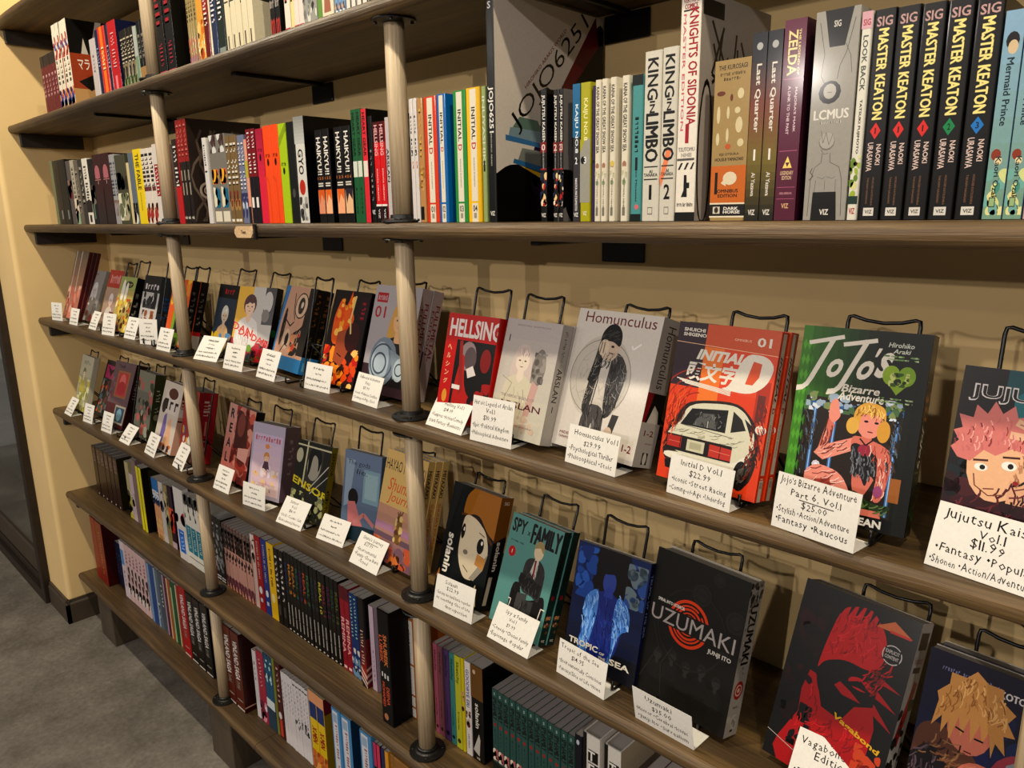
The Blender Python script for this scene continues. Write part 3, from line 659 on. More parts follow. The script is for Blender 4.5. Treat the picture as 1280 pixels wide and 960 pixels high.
def artbook(f):
    f.rect(0,0,1,1,C('d8cfc4'))
    f.poly([(0,0),(0,.22),(.12,.27),(.4,.25),(.7,.35),(1,.3),(1,0)],K)
    f.poly([(.95,.98),(.62,.62),(.5,.5),(.75,.47),(1,.6),(1,.95)],C('16100f'))
    f.poly([(.92,1),(.5,.55),(.58,.56),(.95,.86)],C('7a1c2c'))
    f.poly([(.3,.3),(.42,.52),(.75,.5),(.8,.3),(.6,.1),(.3,.12)],C('3a2048'))
    f.ell(.55,.44,.08,.1,C('b888b0')); f.ell(.66,.36,.1,.1,C('a86040'))
    f.blobs(.3,.02,.95,.3,[C('4a2a58'),C('2a1a34'),K],16,.1)
    f.poly([(.1,.38),(.12,.43),(.42,.42),(.45,.36)],C('8ca0a8')); f.poly([(.14,.43),(.2,.48),(.36,.47),(.4,.42)],C('70887c')); f.poly([(.08,.37),(.46,.34),(.46,.36),(.08,.395)],C('4a80a8'))
    f.poly([(.18,.28),(.22,.34),(.55,.32),(.6,.24)],C('8c9088')); f.poly([(.14,.27),(.6,.2),(.62,.23),(.15,.29)],C('4078a0')); f.poly([(.2,.26),(.55,.2),(.4,.2)],C('d8b030'))
    f.poly([(.7,.56),(.45,.63),(.35,.6),(.5,.56),(.62,.5)],C('39464e'))
    f.text('JOJO6251',.49,.70,.76,.13,K,rot=45,off=-.004,res=3)
    f.text('HIROHIKO ARAKI\'S WORLD',.44,.76,.42,.022,C('8c3030'),rot=45)
R_(2, -.022, 610.6, 621.8, 1, 'very tall black art book, white side cover with slanted title', None, '1b1c1b', [('v','JOJO6251',.50,.20,.6,'e6e2dc'),('v','HIROHIKO ARAKI',.33,.15,.14,'b8b4ac'),('h','S',.94,.4,.03,'e6e2dc'),('h','VIZ',.04,.5,.02,'e6e2dc')], D=.258, H=.324, side=artbook, hard=True)
def jsp(v): return [('v','JUJUTSU KAISEN',.78,.36,.55,'e6e2da'),('r',.05,.53,.95,.61,'8c2020'),('h',v,.57,.6,.05,'e8d8d0'),('v','GEGE AKUTAMI',.48,.14,.2,'b8b4b0'),('r',.05,.40,.95,.41,'b02028'),('b',0,.12,1,.38,['e8d0a0','c03030','2a3a58','f0e4cc'],14,.35),('h','VIZ',.05,.7,.03,'e6e2da')]
R_(2, Y, 676.4, 684.6, 1, 'black volume with red numeral band, standing alone', 113, '161312', jsp('0'), D=.128)
R_(2, Y, 692, 704.4, 2, 'black volume with red numeral band, in a pair', 113, '161312', [], opsn=lambda i: jsp(('2','23')[i]), D=.128, side=lambda f: (f.rect(0,0,1,1,C('84807e')), f.blobs(0,0,1,.4,[C('3a2c28'),C('6a5848'),C('1a1614')],20,.2)))
R_(2, Y, 715, 724.4, 1, 'volume with blue cap over grey black art', 106, '4a464c', [('r',0,.62,1,1,'1c78a0'),('v','KAIJU NO.8',.68,.35,.5,'e0e8ec'),('e',.5,.45,.35,.35,'161618'),('h','2',.45,.3,.05,'e8e8e8'),('v','NAOYA MATSUMOTO',.2,.24,.3,'e0dcdc'),('h','VIZ',.05,.6,.03,'e8e8e8')])
R_(2, Y, 725, 737.6, 1, 'acid yellow volume with grey drawn panel', 104.5, 'b4b018', [('r',0,.14,1,.6,'a8a69c'),('p',[(0,.6),(.5,.6),(0,.5)],'b4b018'),('v','KAIJU NO.8',.74,.3,.5,'ece8b0'),('e',.3,.45,.24,.3,'161618'),('h','3',.45,.25,.05,'e8e8e8'),('h','VIZ',.06,.4,.03,'e8e4d0')])
R_(2, Y, 739.4, 742, 1, 'very thin purple volume', 108, '4c3c68', [('e',.5,.45,.5,.5,'161618')])
ksp = [('v','KAINA OF THE GREAT SNOW SEA',.72,.46,.55,'2c2a28'),('e',.5,.40,.3,.4,'b08870'),('e',.5,.37,.26,.3,'e0d8c0'),('b',.1,.25,.9,.36,['9aa888','c8c4a8'],4,.25),('v','TSUTOMU NIHEI',.2,.22,.2,'5a5850'),('r',.3,.04,.7,.1,'8a887c')]
R_(2, Y, 742.4, 749.6, 1, 'white thin volume, black title, beside purple', 101, 'dfd9c8', ksp)
R_(2, Y, 750.5, 757.8, 1, 'white thin volume, black title, second along', 99.5, 'dfd9c8', ksp)
R_(2, Y, 760.6, 768.3, 1, 'white thin volume, black title, yellow haired portrait', 97.5, 'dfd9c8', ksp+[('e',.5,.41,.34,.4,'d8c468')])
R_(2, Y, 775, 784, 1, 'white thin volume, black title, beside teal book', 95.5, 'dfd9c8', ksp)
R_(2, Y, 787.5, 801, 1, 'teal volume with black dotted bands', 95, '5fa0a0', [('r',0,.93,1,1,'1a2a2a'),('r',0,0,1,.05,'1a2a2a'),('v','ININNINS',.6,.25,.35,'24403c'),('v','Hayao Miyazaki',.28,.28,.18,'18282a'),('e',.6,.1,.2,.2,'d88088'),('h','1',.4,.3,.09,'142020')])
def kil(n): return [('v','KING',.84,.24,.62,'15140f'),('v','IN',.68,.07,.3,'15140f'),('v','LIMBO',.50,.28,.72,'15140f'),('r',.1,.325,.9,.332,'15140f'),('h','AI',.30,.2,.02,'15140f'),('h','TANAKA',.28,.8,.02,'15140f'),('r',.1,.25,.9,.257,'15140f'),('h',n,.175,.4,.09,'15140f'),('r',.35,.04,.65,.085,'8a8880'),('r',.38,.046,.62,.079,'d4d0c4')]
R_(2, Y, 801.4, 822.6, 1, 'light grey volume, bold black title, numeral one', 66, 'd4d0c4', kil('1'))
R_(2, Y, 823, 842.2, 1, 'light grey volume, bold black title, numeral two', 61, 'd4d0c4', [('p',[(.0,.26),(.4,.42),(.75,.42),(.1,.2)],'e8946c')]+kil('2'))
def sido(f):
    f.rect(0,0,1,1,C('b0a8a0'))
    R = f.R
    for i in range(16):
        u0 = R.uniform(0,.6); v0 = R.uniform(.45,.9); f.line([(u0,v0),(u0+R.uniform(-.2,.3),v0-R.uniform(.1,.3)),(u0+R.uniform(0,.3),v0-R.uniform(.2,.4))],.025,C('1c1a18'))
    f.ell(.1,.3,.1,.5,C('1c1a18'),20); f.ell(.1,.3,.08,.46,C('b8b0a8'),20); f.rect(.02,.9,.3,.97,C('3a3632'))
R_(2, Y, 842.8, 868, 1, 'thick tall white volume, red vertical title, black emblem', None, 'e8e2d6', [('r',0,0,1,.04,'15140f'),('h','VERTICAL',.965,.75,.02,'a82038'),('h','COMICS',.94,.6,.02,'a82038'),('r',.15,.92,.85,.927,'3a3636'),('v','KNIGHTS OF SIDONIA',.66,.68,.50,.44,'b01c3c'),('v','MASTER EDITION',.22,.66,.5,.13,'d07080'),('h','1',.395,.2,.085,'b01c3c'),('h','TSUTOMU',.325,.8,.018,'a8a29a'),('h','NIHEI',.30,.5,.018,'a8a29a'),('r',.05,.275,.9,.285,'6a6662'),('p',[(.1,.235),(.2,.235),(.35,.265),(.25,.265)],'15140f'),('p',[(.4,.235),(.5,.235),(.65,.265),(.55,.265)],'15140f'),('p',[(.7,.235),(.8,.235),(.92,.265),(.85,.265)],'15140f'),('p',[(.3,.11),(.6,.11),(.55,.21),(.42,.21),(.42,.14)],'15140f'),('r',.5,.15,.7,.175,'15140f'),('h','TOKYO KUT BUTTER',.075,.8,.018,'6a6662')], D=.178, H=.265, side=sido)
ksg = [('r',0,.35,1,1,'b09868'),('r',0,.115,1,.35,'cc7a2c'),('r',0,.105,1,.115,'e8ddc8'),('r',0,.03,1,.105,'26221e'),('r',0,.02,1,.03,'e8ddc8'),('h','THE KUROSAGI',.955,.8,.03,'4a3c24'),('h','CORPSE DELIVERY',.915,.7,.02,'7a6a48'),('h','SERVICE',.885,.5,.02,'7a6a48'),
 ('h','EIJI OTSUKA',.42,.55,.02,'4a3c24'),('h','HOUSUI YAMAZAKI',.39,.8,.02,'4a3c24'),('r',.12,.17,.2,.31,'1c140c'),('e',.55,.27,.2,.17,'e0d4bc'),('p',[(.3,.24),(.4,.27),(.45,.22)],'e0d4bc'),('h','OMNIBUS',.19,.6,.022,'2a1c0c'),('h','EDITION',.16,.55,.022,'2a1c0c'),
 ('e',.2,.8,.12,.06,'7c4426'),('e',.5,.77,.04,.09,'7c4426'),('e',.75,.79,.09,.13,'d8cca8'),('e',.15,.67,.05,.22,'d8cca8'),('e',.42,.68,.04,.16,'d8cca8'),('e',.68,.69,.08,.08,'d8cca8'),('e',.15,.52,.05,.16,'d8cca8'),('e',.42,.54,.04,.18,'d8cca8'),('e',.74,.6,.1,.2,'d8cca8'),('e',.45,.47,.08,.07,'c86c38'),('e',.8,.49,.09,.1,'d8cca8'),
 ('r',.1,.045,.3,.09,'d8d0c0'),('e',.2,.068,.06,.08,'4a4036'),('w','DARK',.62,.078,.42,.02,'e8e4dc'),('w','HORSE',.64,.055,.48,.02,'e8e4dc')]
R_(2, Y, 886, 929.6, 1, 'very thick tan volume with orange base and drawn bones', 78, 'b09868', ksg, D=.14)
lq = [('g',0,.0,1,.35,'23261f','8a7a38'),('g',0,.35,1,.62,'8a7a38','8c5038'),('g',0,.62,1,.85,'8c5038','3c3438'),('r',0,.85,1,1,'30343c'),('e',.5,.93,.22,.24,'b8b8b8'),('v','Last Quarter',.66,.36,.42,'e2dcd2'),('h','1',.36,.14,.06,'e8e4dc'),('v','Ai Yazawa',.2,.13,.28,'ddd6cc'),('h','VIZ',.045,.5,.03,'e6e2da')]
R_(2, Y, 930.4, 966, 2, 'dusky rainbow gradient volume with white vertical title', 43, '30343c', lq, D=.15)
zd = [('g',0,0,1,1,'6a2846','782e52'),('v','THE LEGEND OF',.72,.84,.22,.10,'e8d89c'),('v','ZELDA',.42,.84,.22,.42,'ecdca4'),('r',.08,.712,.92,.716,'b86888'),('v',"MAJORA'S MASK",.68,.56,.22,.13,'e0ccd0'),('v','A LINK TO THE PAST',.38,.56,.24,.13,'e0ccd0'),('r',.08,.355,.92,.359,'b86888'),('p',[(.28,.27),(.72,.27),(.5,.33)],'f0d884'),('p',[(.4,.298),(.6,.298),(.5,.275)],'6a2846'),('h','LEGENDARY',.245,.62,.02,'d8c0a0'),('h','EDITION',.22,.45,.02,'d8c0a0'),('r',.08,.17,.92,.173,'b86888'),('h','AKIRA HIMEKAWA',.14,.6,.012,'b88890'),('r',.08,.11,.92,.113,'b86888'),('h','VIZ',.075,.35,.025,'e0b890')]
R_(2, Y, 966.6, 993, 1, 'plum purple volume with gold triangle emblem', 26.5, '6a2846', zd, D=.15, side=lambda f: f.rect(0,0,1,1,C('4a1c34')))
ic = [('r',0,0,1,1,'a9a69e'),('p',[(.2,1),(.85,1),(.7,.83),(.35,.83)],'1d1c1b'),('h','SIG',.935,.16,.03,'d8d4cc'),('e',.43,.62,.26,.26,'2a2826'),('e',.43,.625,.15,.17,'b8b5ad'),('l',[(.1,.95),(.25,.8),(.2,.7),(.3,.66)],.012,'2a2826'),('l',[(.9,.95),(.75,.8),(.62,.74),(.58,.68)],.012,'2a2826'),('l',[(.72,.84),(.85,.78),(.9,.7)],.01,'3a3836'),('l',[(.38,.62),(.48,.62)],.012,'3a3836'),('h','LCMUS',.515,.8,.045,'dedad2'),('h','CASE YUKIO',.478,.5,.012,'d0ccc4'),('e',.45,.385,.19,.2,'8a8780'),('e',.45,.39,.175,.185,'b4b1a9'),('l',[(.3,.44),(.36,.38),(.42,.43),(.5,.37),(.58,.42)],.008,'4a4844'),('l',[(.32,.35),(.4,.325),(.5,.33)],.008,'4a4844'),('l',[(.36,.33),(.35,.285),(.2,.262),(.12,.2),(.1,.02)],.009,'3a3836'),('l',[(.55,.33),(.56,.285),(.78,.26),(.86,.2),(.9,.02)],.009,'3a3836'),('l',[(.25,.2),(.22,.1),(.2,.02)],.007,'4a4844'),('l',[(.72,.2),(.74,.1),(.78,.02)],.007,'4a4844'),('l',[(.28,.215),(.42,.205),(.46,.215)],.006,'5a5854'),('l',[(.5,.215),(.64,.205),(.7,.215)],.006,'5a5854'),('l',[(.47,.2),(.475,.15)],.006,'5a5854'),('l',[(.15,.26),(.1,.24),(.18,.22),(.08,.2)],.012,'2a2826'),('p',[(.18,0),(.2,.14),(.75,.14),(.8,0)],'1d1c1b'),('h','VIZ',.04,.22,.028,'e6e2da')]
def icv(i=0): return ic
R_(2, Y, 1003.5, 1056, 1, 'very thick grey volume with inked line drawing', 17, 'a9a69e', ic, D=.15)
R_(2, Y, 1057.5, 1070.4, 1, 'thin white volume with green foot, next to black set', 16, 'dfdcd0', [('r',.0,.92,1,1,'d8b0b8'),('h','SIG',.95,.7,.03,'b02840'),('v','LOOK BACK',.76,.26,.5,'5a6258'),('v','TATSUKI FUJIMOTO',.46,.26,.3,'2c2c2a'),('b',0,.12,1,.32,['a8bc48','7c9838','d8d8a0'],12,.3),('e',.5,.28,.22,.22,'5a3424'),('r',0,.08,1,.12,'2c4a40'),('h','VIZ',.045,.6,.03,'c02838')])
def mk(n, c): return [('h','SIG',.945,.7,.045,'c8a8a4'),('v','MASTER KEATON',.70,.42,.44,'f0e29a'),('p',[(.5,.475),(.74,.435),(.5,.395),(.26,.435)],c),('h',n,.435,.12,.03,'1a1410'),('v','NAOKI',.72,.32,.1,.22,'dcc8c0'),('v','URASAWA',.34,.31,.14,.26,'dcc8c0'),('v','HOKUSEI KATSUSHIKA',.6,.14,.14,.09,'8a6a52'),('v','TAKASHI NAGASAKI',.36,.145,.13,.09,'8a6a52'),('p',[(.26,.02),(.74,.02),(.74,.06),(.26,.06)],'dcd8d0'),('h','VIZ',.04,.34,.018,'2a2a28')]
MKL = [(1070.8,1098,'red diamond, first of the black set'),(1098.6,1127,'red diamond, second of the black set'),(1127.6,1157.2,'red diamond, third of the black set')]
for (a, b_, l) in MKL: R_(2, Y, a, b_, 1, 'black volume, yellow title, '+l, 14-(a-1070)*.13, '1a1816', mk('1','dc3c34'), D=.155, page='8a8680')
R_(2, Y, 1157.8, 1190, 1, 'black volume with yellow title and green diamond', 2, '1a1816', mk('2','1c9460'), D=.155)
R_(2, Y, 1190.8, 1225.4, 1, 'black volume with yellow title and blue diamond', -2, '1a1816', mk('3','2c88c8'), D=.155)
mp_ = [('g',0,0,1,1,'88a890','98b8d0'),('e',.5,.86,.34,.5,'2a2420'),('e',.55,.83,.26,.4,'d8c4a4'),('v','Mermaid Prince',.62,.32,.36,'1c4048'),('e',.35,.32,.26,.34,'9c4c34'),('e',.5,.29,.2,.24,'e6d8b0'),('b',0,.02,1,.25,['d8dca0','5aa090','88b8b0','e4e0a8'],18,.3),('v','Kaori Ozaki',.2,.22,.3,'1c4048'),('r',.25,.06,.6,.11,'4a5048'),('r',.29,.065,.56,.105,'a8c090')]
R_(2, Y, 1227, 1251.5, 1, 'sky blue watercolour volume beside the black set', 15, '98b8d0', mp_, D=.13)
R_(2, Y, 1252.6, 1276, 1, 'sky blue watercolour volume, rightmost visible', 12, '98b8d0', mp_, D=.13)
R_(2, Y, 1277, 1330, 2, 'pale rose volume beyond the blue ones', 10, 'c8b0a8', [('v','SOLO',.6,.4,.5,'5a4848')], D=.13)

# --- second lowest shelf (5)
Y = .046
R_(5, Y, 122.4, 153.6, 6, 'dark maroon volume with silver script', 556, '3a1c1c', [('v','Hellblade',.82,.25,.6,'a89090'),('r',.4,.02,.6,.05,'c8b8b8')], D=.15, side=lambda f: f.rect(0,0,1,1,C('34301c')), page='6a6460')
R_(5, Y, 164, 168.3, 1, 'cream volume with yellow green art', 576, 'b8b088', [('b',0,0,1,.5,['c8c050','5a5440','d8d0b0'],12,.5)])
R_(5, Y, 168.6, 172.8, 1, 'pinkish white volume with black spots', 575, 'cbbcc0', [('b',0,.3,1,.6,['4a4044','cbbcc0'],5,.4)], H=.185)
R_(5, Y, 173.2, 178.6, 1, 'mauve grey volume', 573, '8f7c7c', [])
def sy(f): f.rect(0,0,1,1,C('14150f')); f.rect(.15,.5,.8,.95,C('3c4020')); f.rect(.2,.42,.8,.47,C('c8c428')); 
R_(5, Y-.012, 179, 186.6, 2, 'black book with glaring yellow spine edge', 582, '181810', [('r',.05,0,.8,1,'e0d820')], D=.15, side=sy)
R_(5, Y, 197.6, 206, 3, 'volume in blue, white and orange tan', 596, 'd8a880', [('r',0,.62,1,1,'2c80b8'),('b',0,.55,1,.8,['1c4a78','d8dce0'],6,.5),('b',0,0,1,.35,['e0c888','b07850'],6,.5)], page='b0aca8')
R_(5, Y, 206.3, 211, 1, 'whitish volume with blue flecks on its spine', 601, 'cdc8c4', [('b',0,.5,1,.9,['405068','cdc8c4'],6,.5)])
R_(5, Y, 211.6, 216.4, 1, 'olive and cream volume with small black figures', 605, 'a09468', [('b',0,.2,1,.9,['3c3828','c8bc90','7c8060'],10,.5)])
R_(5, Y, 216.8, 222.4, 1, 'plum volume with red lower spine', 606, '3a1c38', [('b',0,.25,1,.65,['c83030','e07050'],8,.5),('r',0,0,1,.1,'c8b0b8')])
R_(5, Y-.016, 225.6, 237, 1, 'white magazine with bright blue label on spine', 607, 'dad6d2', [('r',.15,.1,.75,.42,'3a80d0'),('v','MANGA',.26,.28,.35,'a8c8f0'),('b',0,.5,1,.75,['c83038','dad6d2'],5,.3)], gloss=True)
R_(5, Y-.012, 238, 257.6, 3, 'white and teal volume with inked top', 616, 'dad8d0', [('r',.05,.18,.95,.56,'1a8898'),('v','MOB PSYCHO',.38,.3,.4,'b8dce0'),('b',0,.66,1,1,['2a2a28','dad8d0','505050'],14,.4),('r',0,.1,1,.11,'302e2c')])
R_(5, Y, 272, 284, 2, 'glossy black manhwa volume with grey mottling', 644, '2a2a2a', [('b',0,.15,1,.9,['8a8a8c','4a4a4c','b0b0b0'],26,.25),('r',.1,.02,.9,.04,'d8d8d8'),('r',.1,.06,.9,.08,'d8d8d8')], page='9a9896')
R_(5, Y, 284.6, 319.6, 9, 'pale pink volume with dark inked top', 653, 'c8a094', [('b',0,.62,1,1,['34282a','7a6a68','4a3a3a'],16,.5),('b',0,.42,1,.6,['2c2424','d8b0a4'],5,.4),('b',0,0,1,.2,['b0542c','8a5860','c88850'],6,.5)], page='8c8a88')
R_(5, Y, 320.4, 325, 1, 'whitish pink volume with black and grey top', 667, 'ccb8b0', [('b',0,.6,1,1,['282424','e0d8d0'],8,.4)])
cz = [('v','Nausicaa of the Valley',.68,.5,.3,'d8c8b8'),('e',.5,.28,.26,.36,'d8dcdc'),('r',.3,.12,.7,.17,'c8ccd0')]
R_(5, Y, 325.4, 332.6, 1, 'crimson volume with white disc', 668, 'a4202c', cz)
R_(5, Y, 333, 339.8, 1, 'royal blue volume with white disc', 672.5, '2c4890', cz)
R_(5, Y, 340.2, 348.6, 1, 'sunny yellow volume with pale disc', 677, 'e0bc20', [('v','Castle of the Stars',.68,.5,.3,'4a4010'),('e',.5,.28,.26,.4,'e8d898')])
R_(5, Y, 349.2, 361, 2, 'black volume with chunky white lettering', 684, '1a1616', [('v','DEADPOOL',.62,.6,.45,'d8d0cc'),('r',.3,.12,.7,.26,'5a5450')])
RC = ['1c3c70','c8903a','c08838','2c6a60','503468','c05a40','4a8050','2a4a50','4a4450','c8c040','8c3c4c','6a2c58','3c5a48','6a7038']
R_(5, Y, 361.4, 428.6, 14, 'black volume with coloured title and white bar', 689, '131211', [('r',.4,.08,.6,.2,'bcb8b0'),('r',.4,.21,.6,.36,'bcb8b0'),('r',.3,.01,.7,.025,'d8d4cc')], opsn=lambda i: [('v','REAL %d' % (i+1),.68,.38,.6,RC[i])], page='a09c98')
R_(5, Y, 429.6, 441.4, 2, 'crimson volume with pink white vertical title', 731, 'a01c38', [('v','REMINA',.42,.42,.62,'e8b8b4'),('r',0,.85,1,1,'6c1830'),('r',.2,.02,.8,.05,'e8d0c8')], D=.14)
R_(5, Y, 442, 452.6, 2, 'deep blue volume with pale script', 740, '1c4880', [('v','Lovesickness',.72,.5,.4,'a8d0c0'),('b',0,0,1,.35,['e0dcd8','3a4048','80a0b8'],10,.4)], D=.14)
def sred(f): f.rect(0,0,1,.55,C('7c2424')); f.rect(0,.55,1,1,C('241c1e')); [f.poly([(0,.05+j*.07),(.3,.12+j*.07),(.3,.15+j*.07),(0,.08+j*.07)],C('c8b0a8')) for j in range(3)]
R_(5, Y-.01, 453, 460, 1, 'dark to red gradient volume with pale chevrons', 746, '2a2224', [('g',0,.1,1,.6,'b03c2c','3a2426'),('v','ANIMAL CRIME',.45,.4,.5,'e0c0b4'),('p',[(0,.14),(1,.04),(1,.07),(0,.17)],'e0c8bc'),('p',[(0,.2),(1,.1),(1,.13),(0,.23)],'e0c8bc'),('p',[(0,.08),(1,0),(1,.02),(0,.11)],'e0c8bc')], D=.14, side=sred)
R_(5, Y, 466.6, 473.6, 1, 'pale lilac volume before the thick black one', 756, 'c8b8c4', [('v','silence',.3,.4,.15,'a890a0'),('r',.85,0,1,1,'6a4468')])
R_(5, Y-.052, 478.4, 493, 1, 'thick tall black hardcover with orange lettering', 760, '121418', [('v','SHUBEIK',.62,.66,.28,.3,'c8824c'),('v','LUBEIK',.26,.66,.24,.26,'c86848'),('v','DEENA',.66,.26,.16,.26,'c86040'),('v','MOHAMED',.3,.26,.22,.2,'c86040'),('r',.2,.42,.3,.46,'c8c8c8'),('r',.42,.41,.54,.455,'c8c8c8'),('r',.66,.41,.78,.45,'c8c8c8'),('e',.4,.06,.18,.2,'b08060')], D=.17, hard=True, side=lambda f: f.rect(0,0,1,1,C('0e0f13')), gloss=False)
R_(5, Y, 509.6, 522.6, 1, 'amber volume with white boxed title strip', 769, 'b0702c', [('r',.3,.55,.85,.98,'dcd8d0'),('v','a silent voice',.76,.36,.3,'3a3430'),('r',.3,.24,.85,.53,'dcd8d0'),('v','COMPLETE COLLECTION',.385,.24,.16,'6a6460'),('r',.3,.12,.85,.22,'dcd8d0'),('r',.3,.01,.85,.10,'dcd8d0')], D=.13)
sk = lambda c: [('v','Sketchy',.82,.24,.55,c),('v','MAKIHIROCHI',.3,.2,.2,c),('e',.5,.08,.28,.3,c)]
Y = .05
R_(5, Y, 545, 550.2, 1, 'dusty pink volume with dark script, first past the post', 803, 'b86a80', sk('3c1c2c'))
R_(5, Y, 550.5, 556.3, 1, 'mauve pink volume with dark script', 806.5, '9c6470', sk('3c1c2c'))
R_(5, Y, 556.7, 564.2, 1, 'violet volume with dark script', 810, '6c4c84', sk('2c1c40'))
R_(5, Y, 564.6, 570.8, 1, 'teal green volume with dark script', 814.5, '549c98', sk('1c3c3c'))
R_(5, Y, 571.2, 578.8, 1, 'yellow green volume with dark script', 818, 'c8c848', sk('4c4c14'))
R_(5, Y, 579.2, 582.8, 1, 'narrow lemon volume with brown patch', 822, 'd8c820', [('b',0,.4,1,.65,['6a3c30','d8a880'],6,.5)])
R_(5, Y, 583.2, 590.6, 1, 'white volume with blue lettering', 825.5, 'ddd8d4', [('v','GOODBYE ERI',.72,.4,.5,'2c4ca0'),('b',.1,.28,.9,.48,['3a2820','c8b8a8','7c3424'],8,.3),('v','fujimoto',.15,.16,.2,'3a3838')])
R_(5, Y, 591.2, 606, 1, 'black volume with brown top, white slanted title', 829, '151413', [('r',0,.66,1,1,'7c5a2a'),('e',.3,.93,.12,.14,'c8b898'),('v','solanin',.48,.26,.34,'e2ddd2'),('p',[(.1,.1),(.6,.3),(.7,.24),(.6,.06)],'c8c4bc'),('h','VIZ',.03,.3,.02,'e2ddd2')], D=.15)
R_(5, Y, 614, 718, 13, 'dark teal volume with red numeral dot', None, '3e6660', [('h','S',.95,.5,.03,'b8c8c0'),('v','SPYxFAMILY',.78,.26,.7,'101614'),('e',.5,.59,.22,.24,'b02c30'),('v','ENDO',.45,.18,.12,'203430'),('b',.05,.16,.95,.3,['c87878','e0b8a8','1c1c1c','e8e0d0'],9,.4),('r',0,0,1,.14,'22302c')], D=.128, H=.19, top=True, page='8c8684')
R_(5, Y, 718.6, 728.4, 1, 'navy volume beside two blocky white ones', None, '171c30', [('e',.45,.93,.2,.3,'c8ccd8')], D=.14, H=.2, top=True)
tk = [('r',0,.0,.22,1,'131211'),('r',.22,0,1,1,'dcd8d0')]
def tkn(i): 
    o = list(tk)
    for j, ch in enumerate('TEKKON'): o += [('r',.3,.82-.115*j-.05,.9,.82-.115*j+.052,'131211'),('h',ch,.82-.115*j,.42,.085,'ece8e0')]
    return o
R_(5, Y-.01, 729.4, 750.6, 1, 'thick white volume with black block letters, left one', None, 'dcd8d0', tkn(0), D=.16, H=.225, top=True, hard=True)
R_(5, Y-.01, 756, 777, 1, 'thick white volume with black block letters, right one', None, 'dcd8d0', tkn(1), D=.16, H=.225, top=True, hard=True, side=lambda f: f.rect(0,0,1,1,C('c8bca4')))
R_(5, Y, 800, 860, 4, 'purple blue volume beyond the block lettered pair', None, '5a2c64', [('v','WITCH HAT',.6,.5,.4,'c8a8c8'),('r',0,.8,1,1,'1c4880')], D=.13, H=.195, top=True)
R_(5, Y, 862, 960, 6, 'dark red volume hidden under the display shelf', None, '64202c', [('v','MANGA',.6,.5,.4,'b88888')], D=.13, H=.195, top=True)

# --- lowest shelf (6)
Y = .03
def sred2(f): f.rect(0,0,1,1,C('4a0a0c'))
R_(6, Y-.02, 122, 128.4, 1, 'red slipcase at far left, plain spine', None, '94140e', [], D=.17, H=.27, hard=True)
R_(6, Y-.02, 128.6, 137.2, 1, 'red slipcase with gold lettered spine', None, '8e120c', [('v','THE COMPLETE SET',.5,.7,.16,'d89848')], D=.17, H=.27, hard=True, side=sred2)
R_(6, Y+.02, 149.6, 156, 2, 'dark indigo volume in the shade of the slipcases', None, '28304c', [('v','ORANGE',.5,.5,.4,'5a6488')], H=.19)
R_(6, Y, 158, 163, 1, 'white volume with sky blue top patch', None, 'd6ccd4', [('r',.05,.58,.8,.85,'4a98c8'),('v','BLUE',.35,.3,.3,'c89098')], H=.24)
R_(6, Y, 163.2, 190.4, 6, 'rosy white volume with brown inked figures', None, 'd4bcbc', [('b',0,.12,1,.62,['2a1c1c','5a2c2c','d4bcbc','e8e0dc'],16,.4),('v','NANA',.78,.25,.5,'a87080')], H=.24)
R_(6, Y, 192, 199.8, 1, 'mid blue volume with light blue edge', None, '2c5c98', [('r',0,0,.35,1,'88a8c8')], H=.235)
R_(6, Y, 200.2, 205.6, 1, 'steel grey volume with pale blue edge', None, '6c7c8c', [('r',0,0,.35,1,'a8b4bc'),('v','VOL',.3,.3,.3,'c8d0d8')], H=.235)
R_(6, Y, 206, 211, 1, 'slate volume with white mark', None, '5c6870', [('v','TEZUKA',.6,.4,.4,'c8ccd0')], H=.235)
R_(6, Y, 211.4, 216, 1, 'wine purple volume with pale edge', None, '6a2048', [('r',0,0,.3,1,'c0a8b8')], H=.235)
R_(6, Y, 216.4, 220.8, 1, 'tan orange volume', None, 'a8683c', [('r',0,0,.35,1,'d8c0a0')], H=.235)
R_(6, Y, 221.2, 227, 1, 'forest green volume', None, '1c6440', [('r',0,0,.3,.9,'a8c8a0')], H=.235)
R_(6, Y, 227.4, 230.6, 1, 'thin rust volume before the big red one', None, 'a84c38', [('r',0,0,.4,1,'d8c8b0')], H=.235)
vs = [('v','VINLAND SAGA',.64,.5,.5,'e0dcd8'),('v','MAKOTO',.32,.1,.4,'a8a49c'),('r',.1,.01,.9,.03,'d8d4cc'),('h','YUKIMURA',.13,.6,.02,'d8d4cc'),('r',.05,.95,.95,.955,'8a5048')]
R_(6, Y-.01, 231.6, 240, 1, 'bright red deluxe volume with white block title', 730, 'b01c2c', vs, D=.15, hard=True)
R_(6, Y-.01, 240.5, 267.6, 3, 'black deluxe volume with white block title', 739, '1a1a19', vs, D=.15, hard=True)
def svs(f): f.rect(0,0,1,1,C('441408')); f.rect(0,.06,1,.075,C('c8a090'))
R_(6, Y-.022, 286, 307.5, 2, 'rust brown deluxe volume with white block title', 778, '6c2c1a', vs, D=.15, hard=True, side=svs)
R_(6, Y, 322.4, 327, 1, 'white thin volume beyond the rust brown pair', 811, 'd8d4d4', [('v','text',.7,.3,.3,'888890')])
R_(6, Y, 327.6, 336.4, 1, 'rose red volume with white brush stroke', 811, 'b03c54', [('b',0,.0,1,.3,['e8dce0','803050','d8a0b0'],9,.3),('v','CROSSING',.7,.4,.3,'e0b0b8')])
R_(6, Y, 336.8, 347, 2, 'teal blue volume with white splash', 815, '186888', [('b',0,.6,1,1,['c8e0e0','105068'],8,.3),('r',0,.28,1,.4,'dce4e4'),('r',0,0,1,.28,'3c5468')])
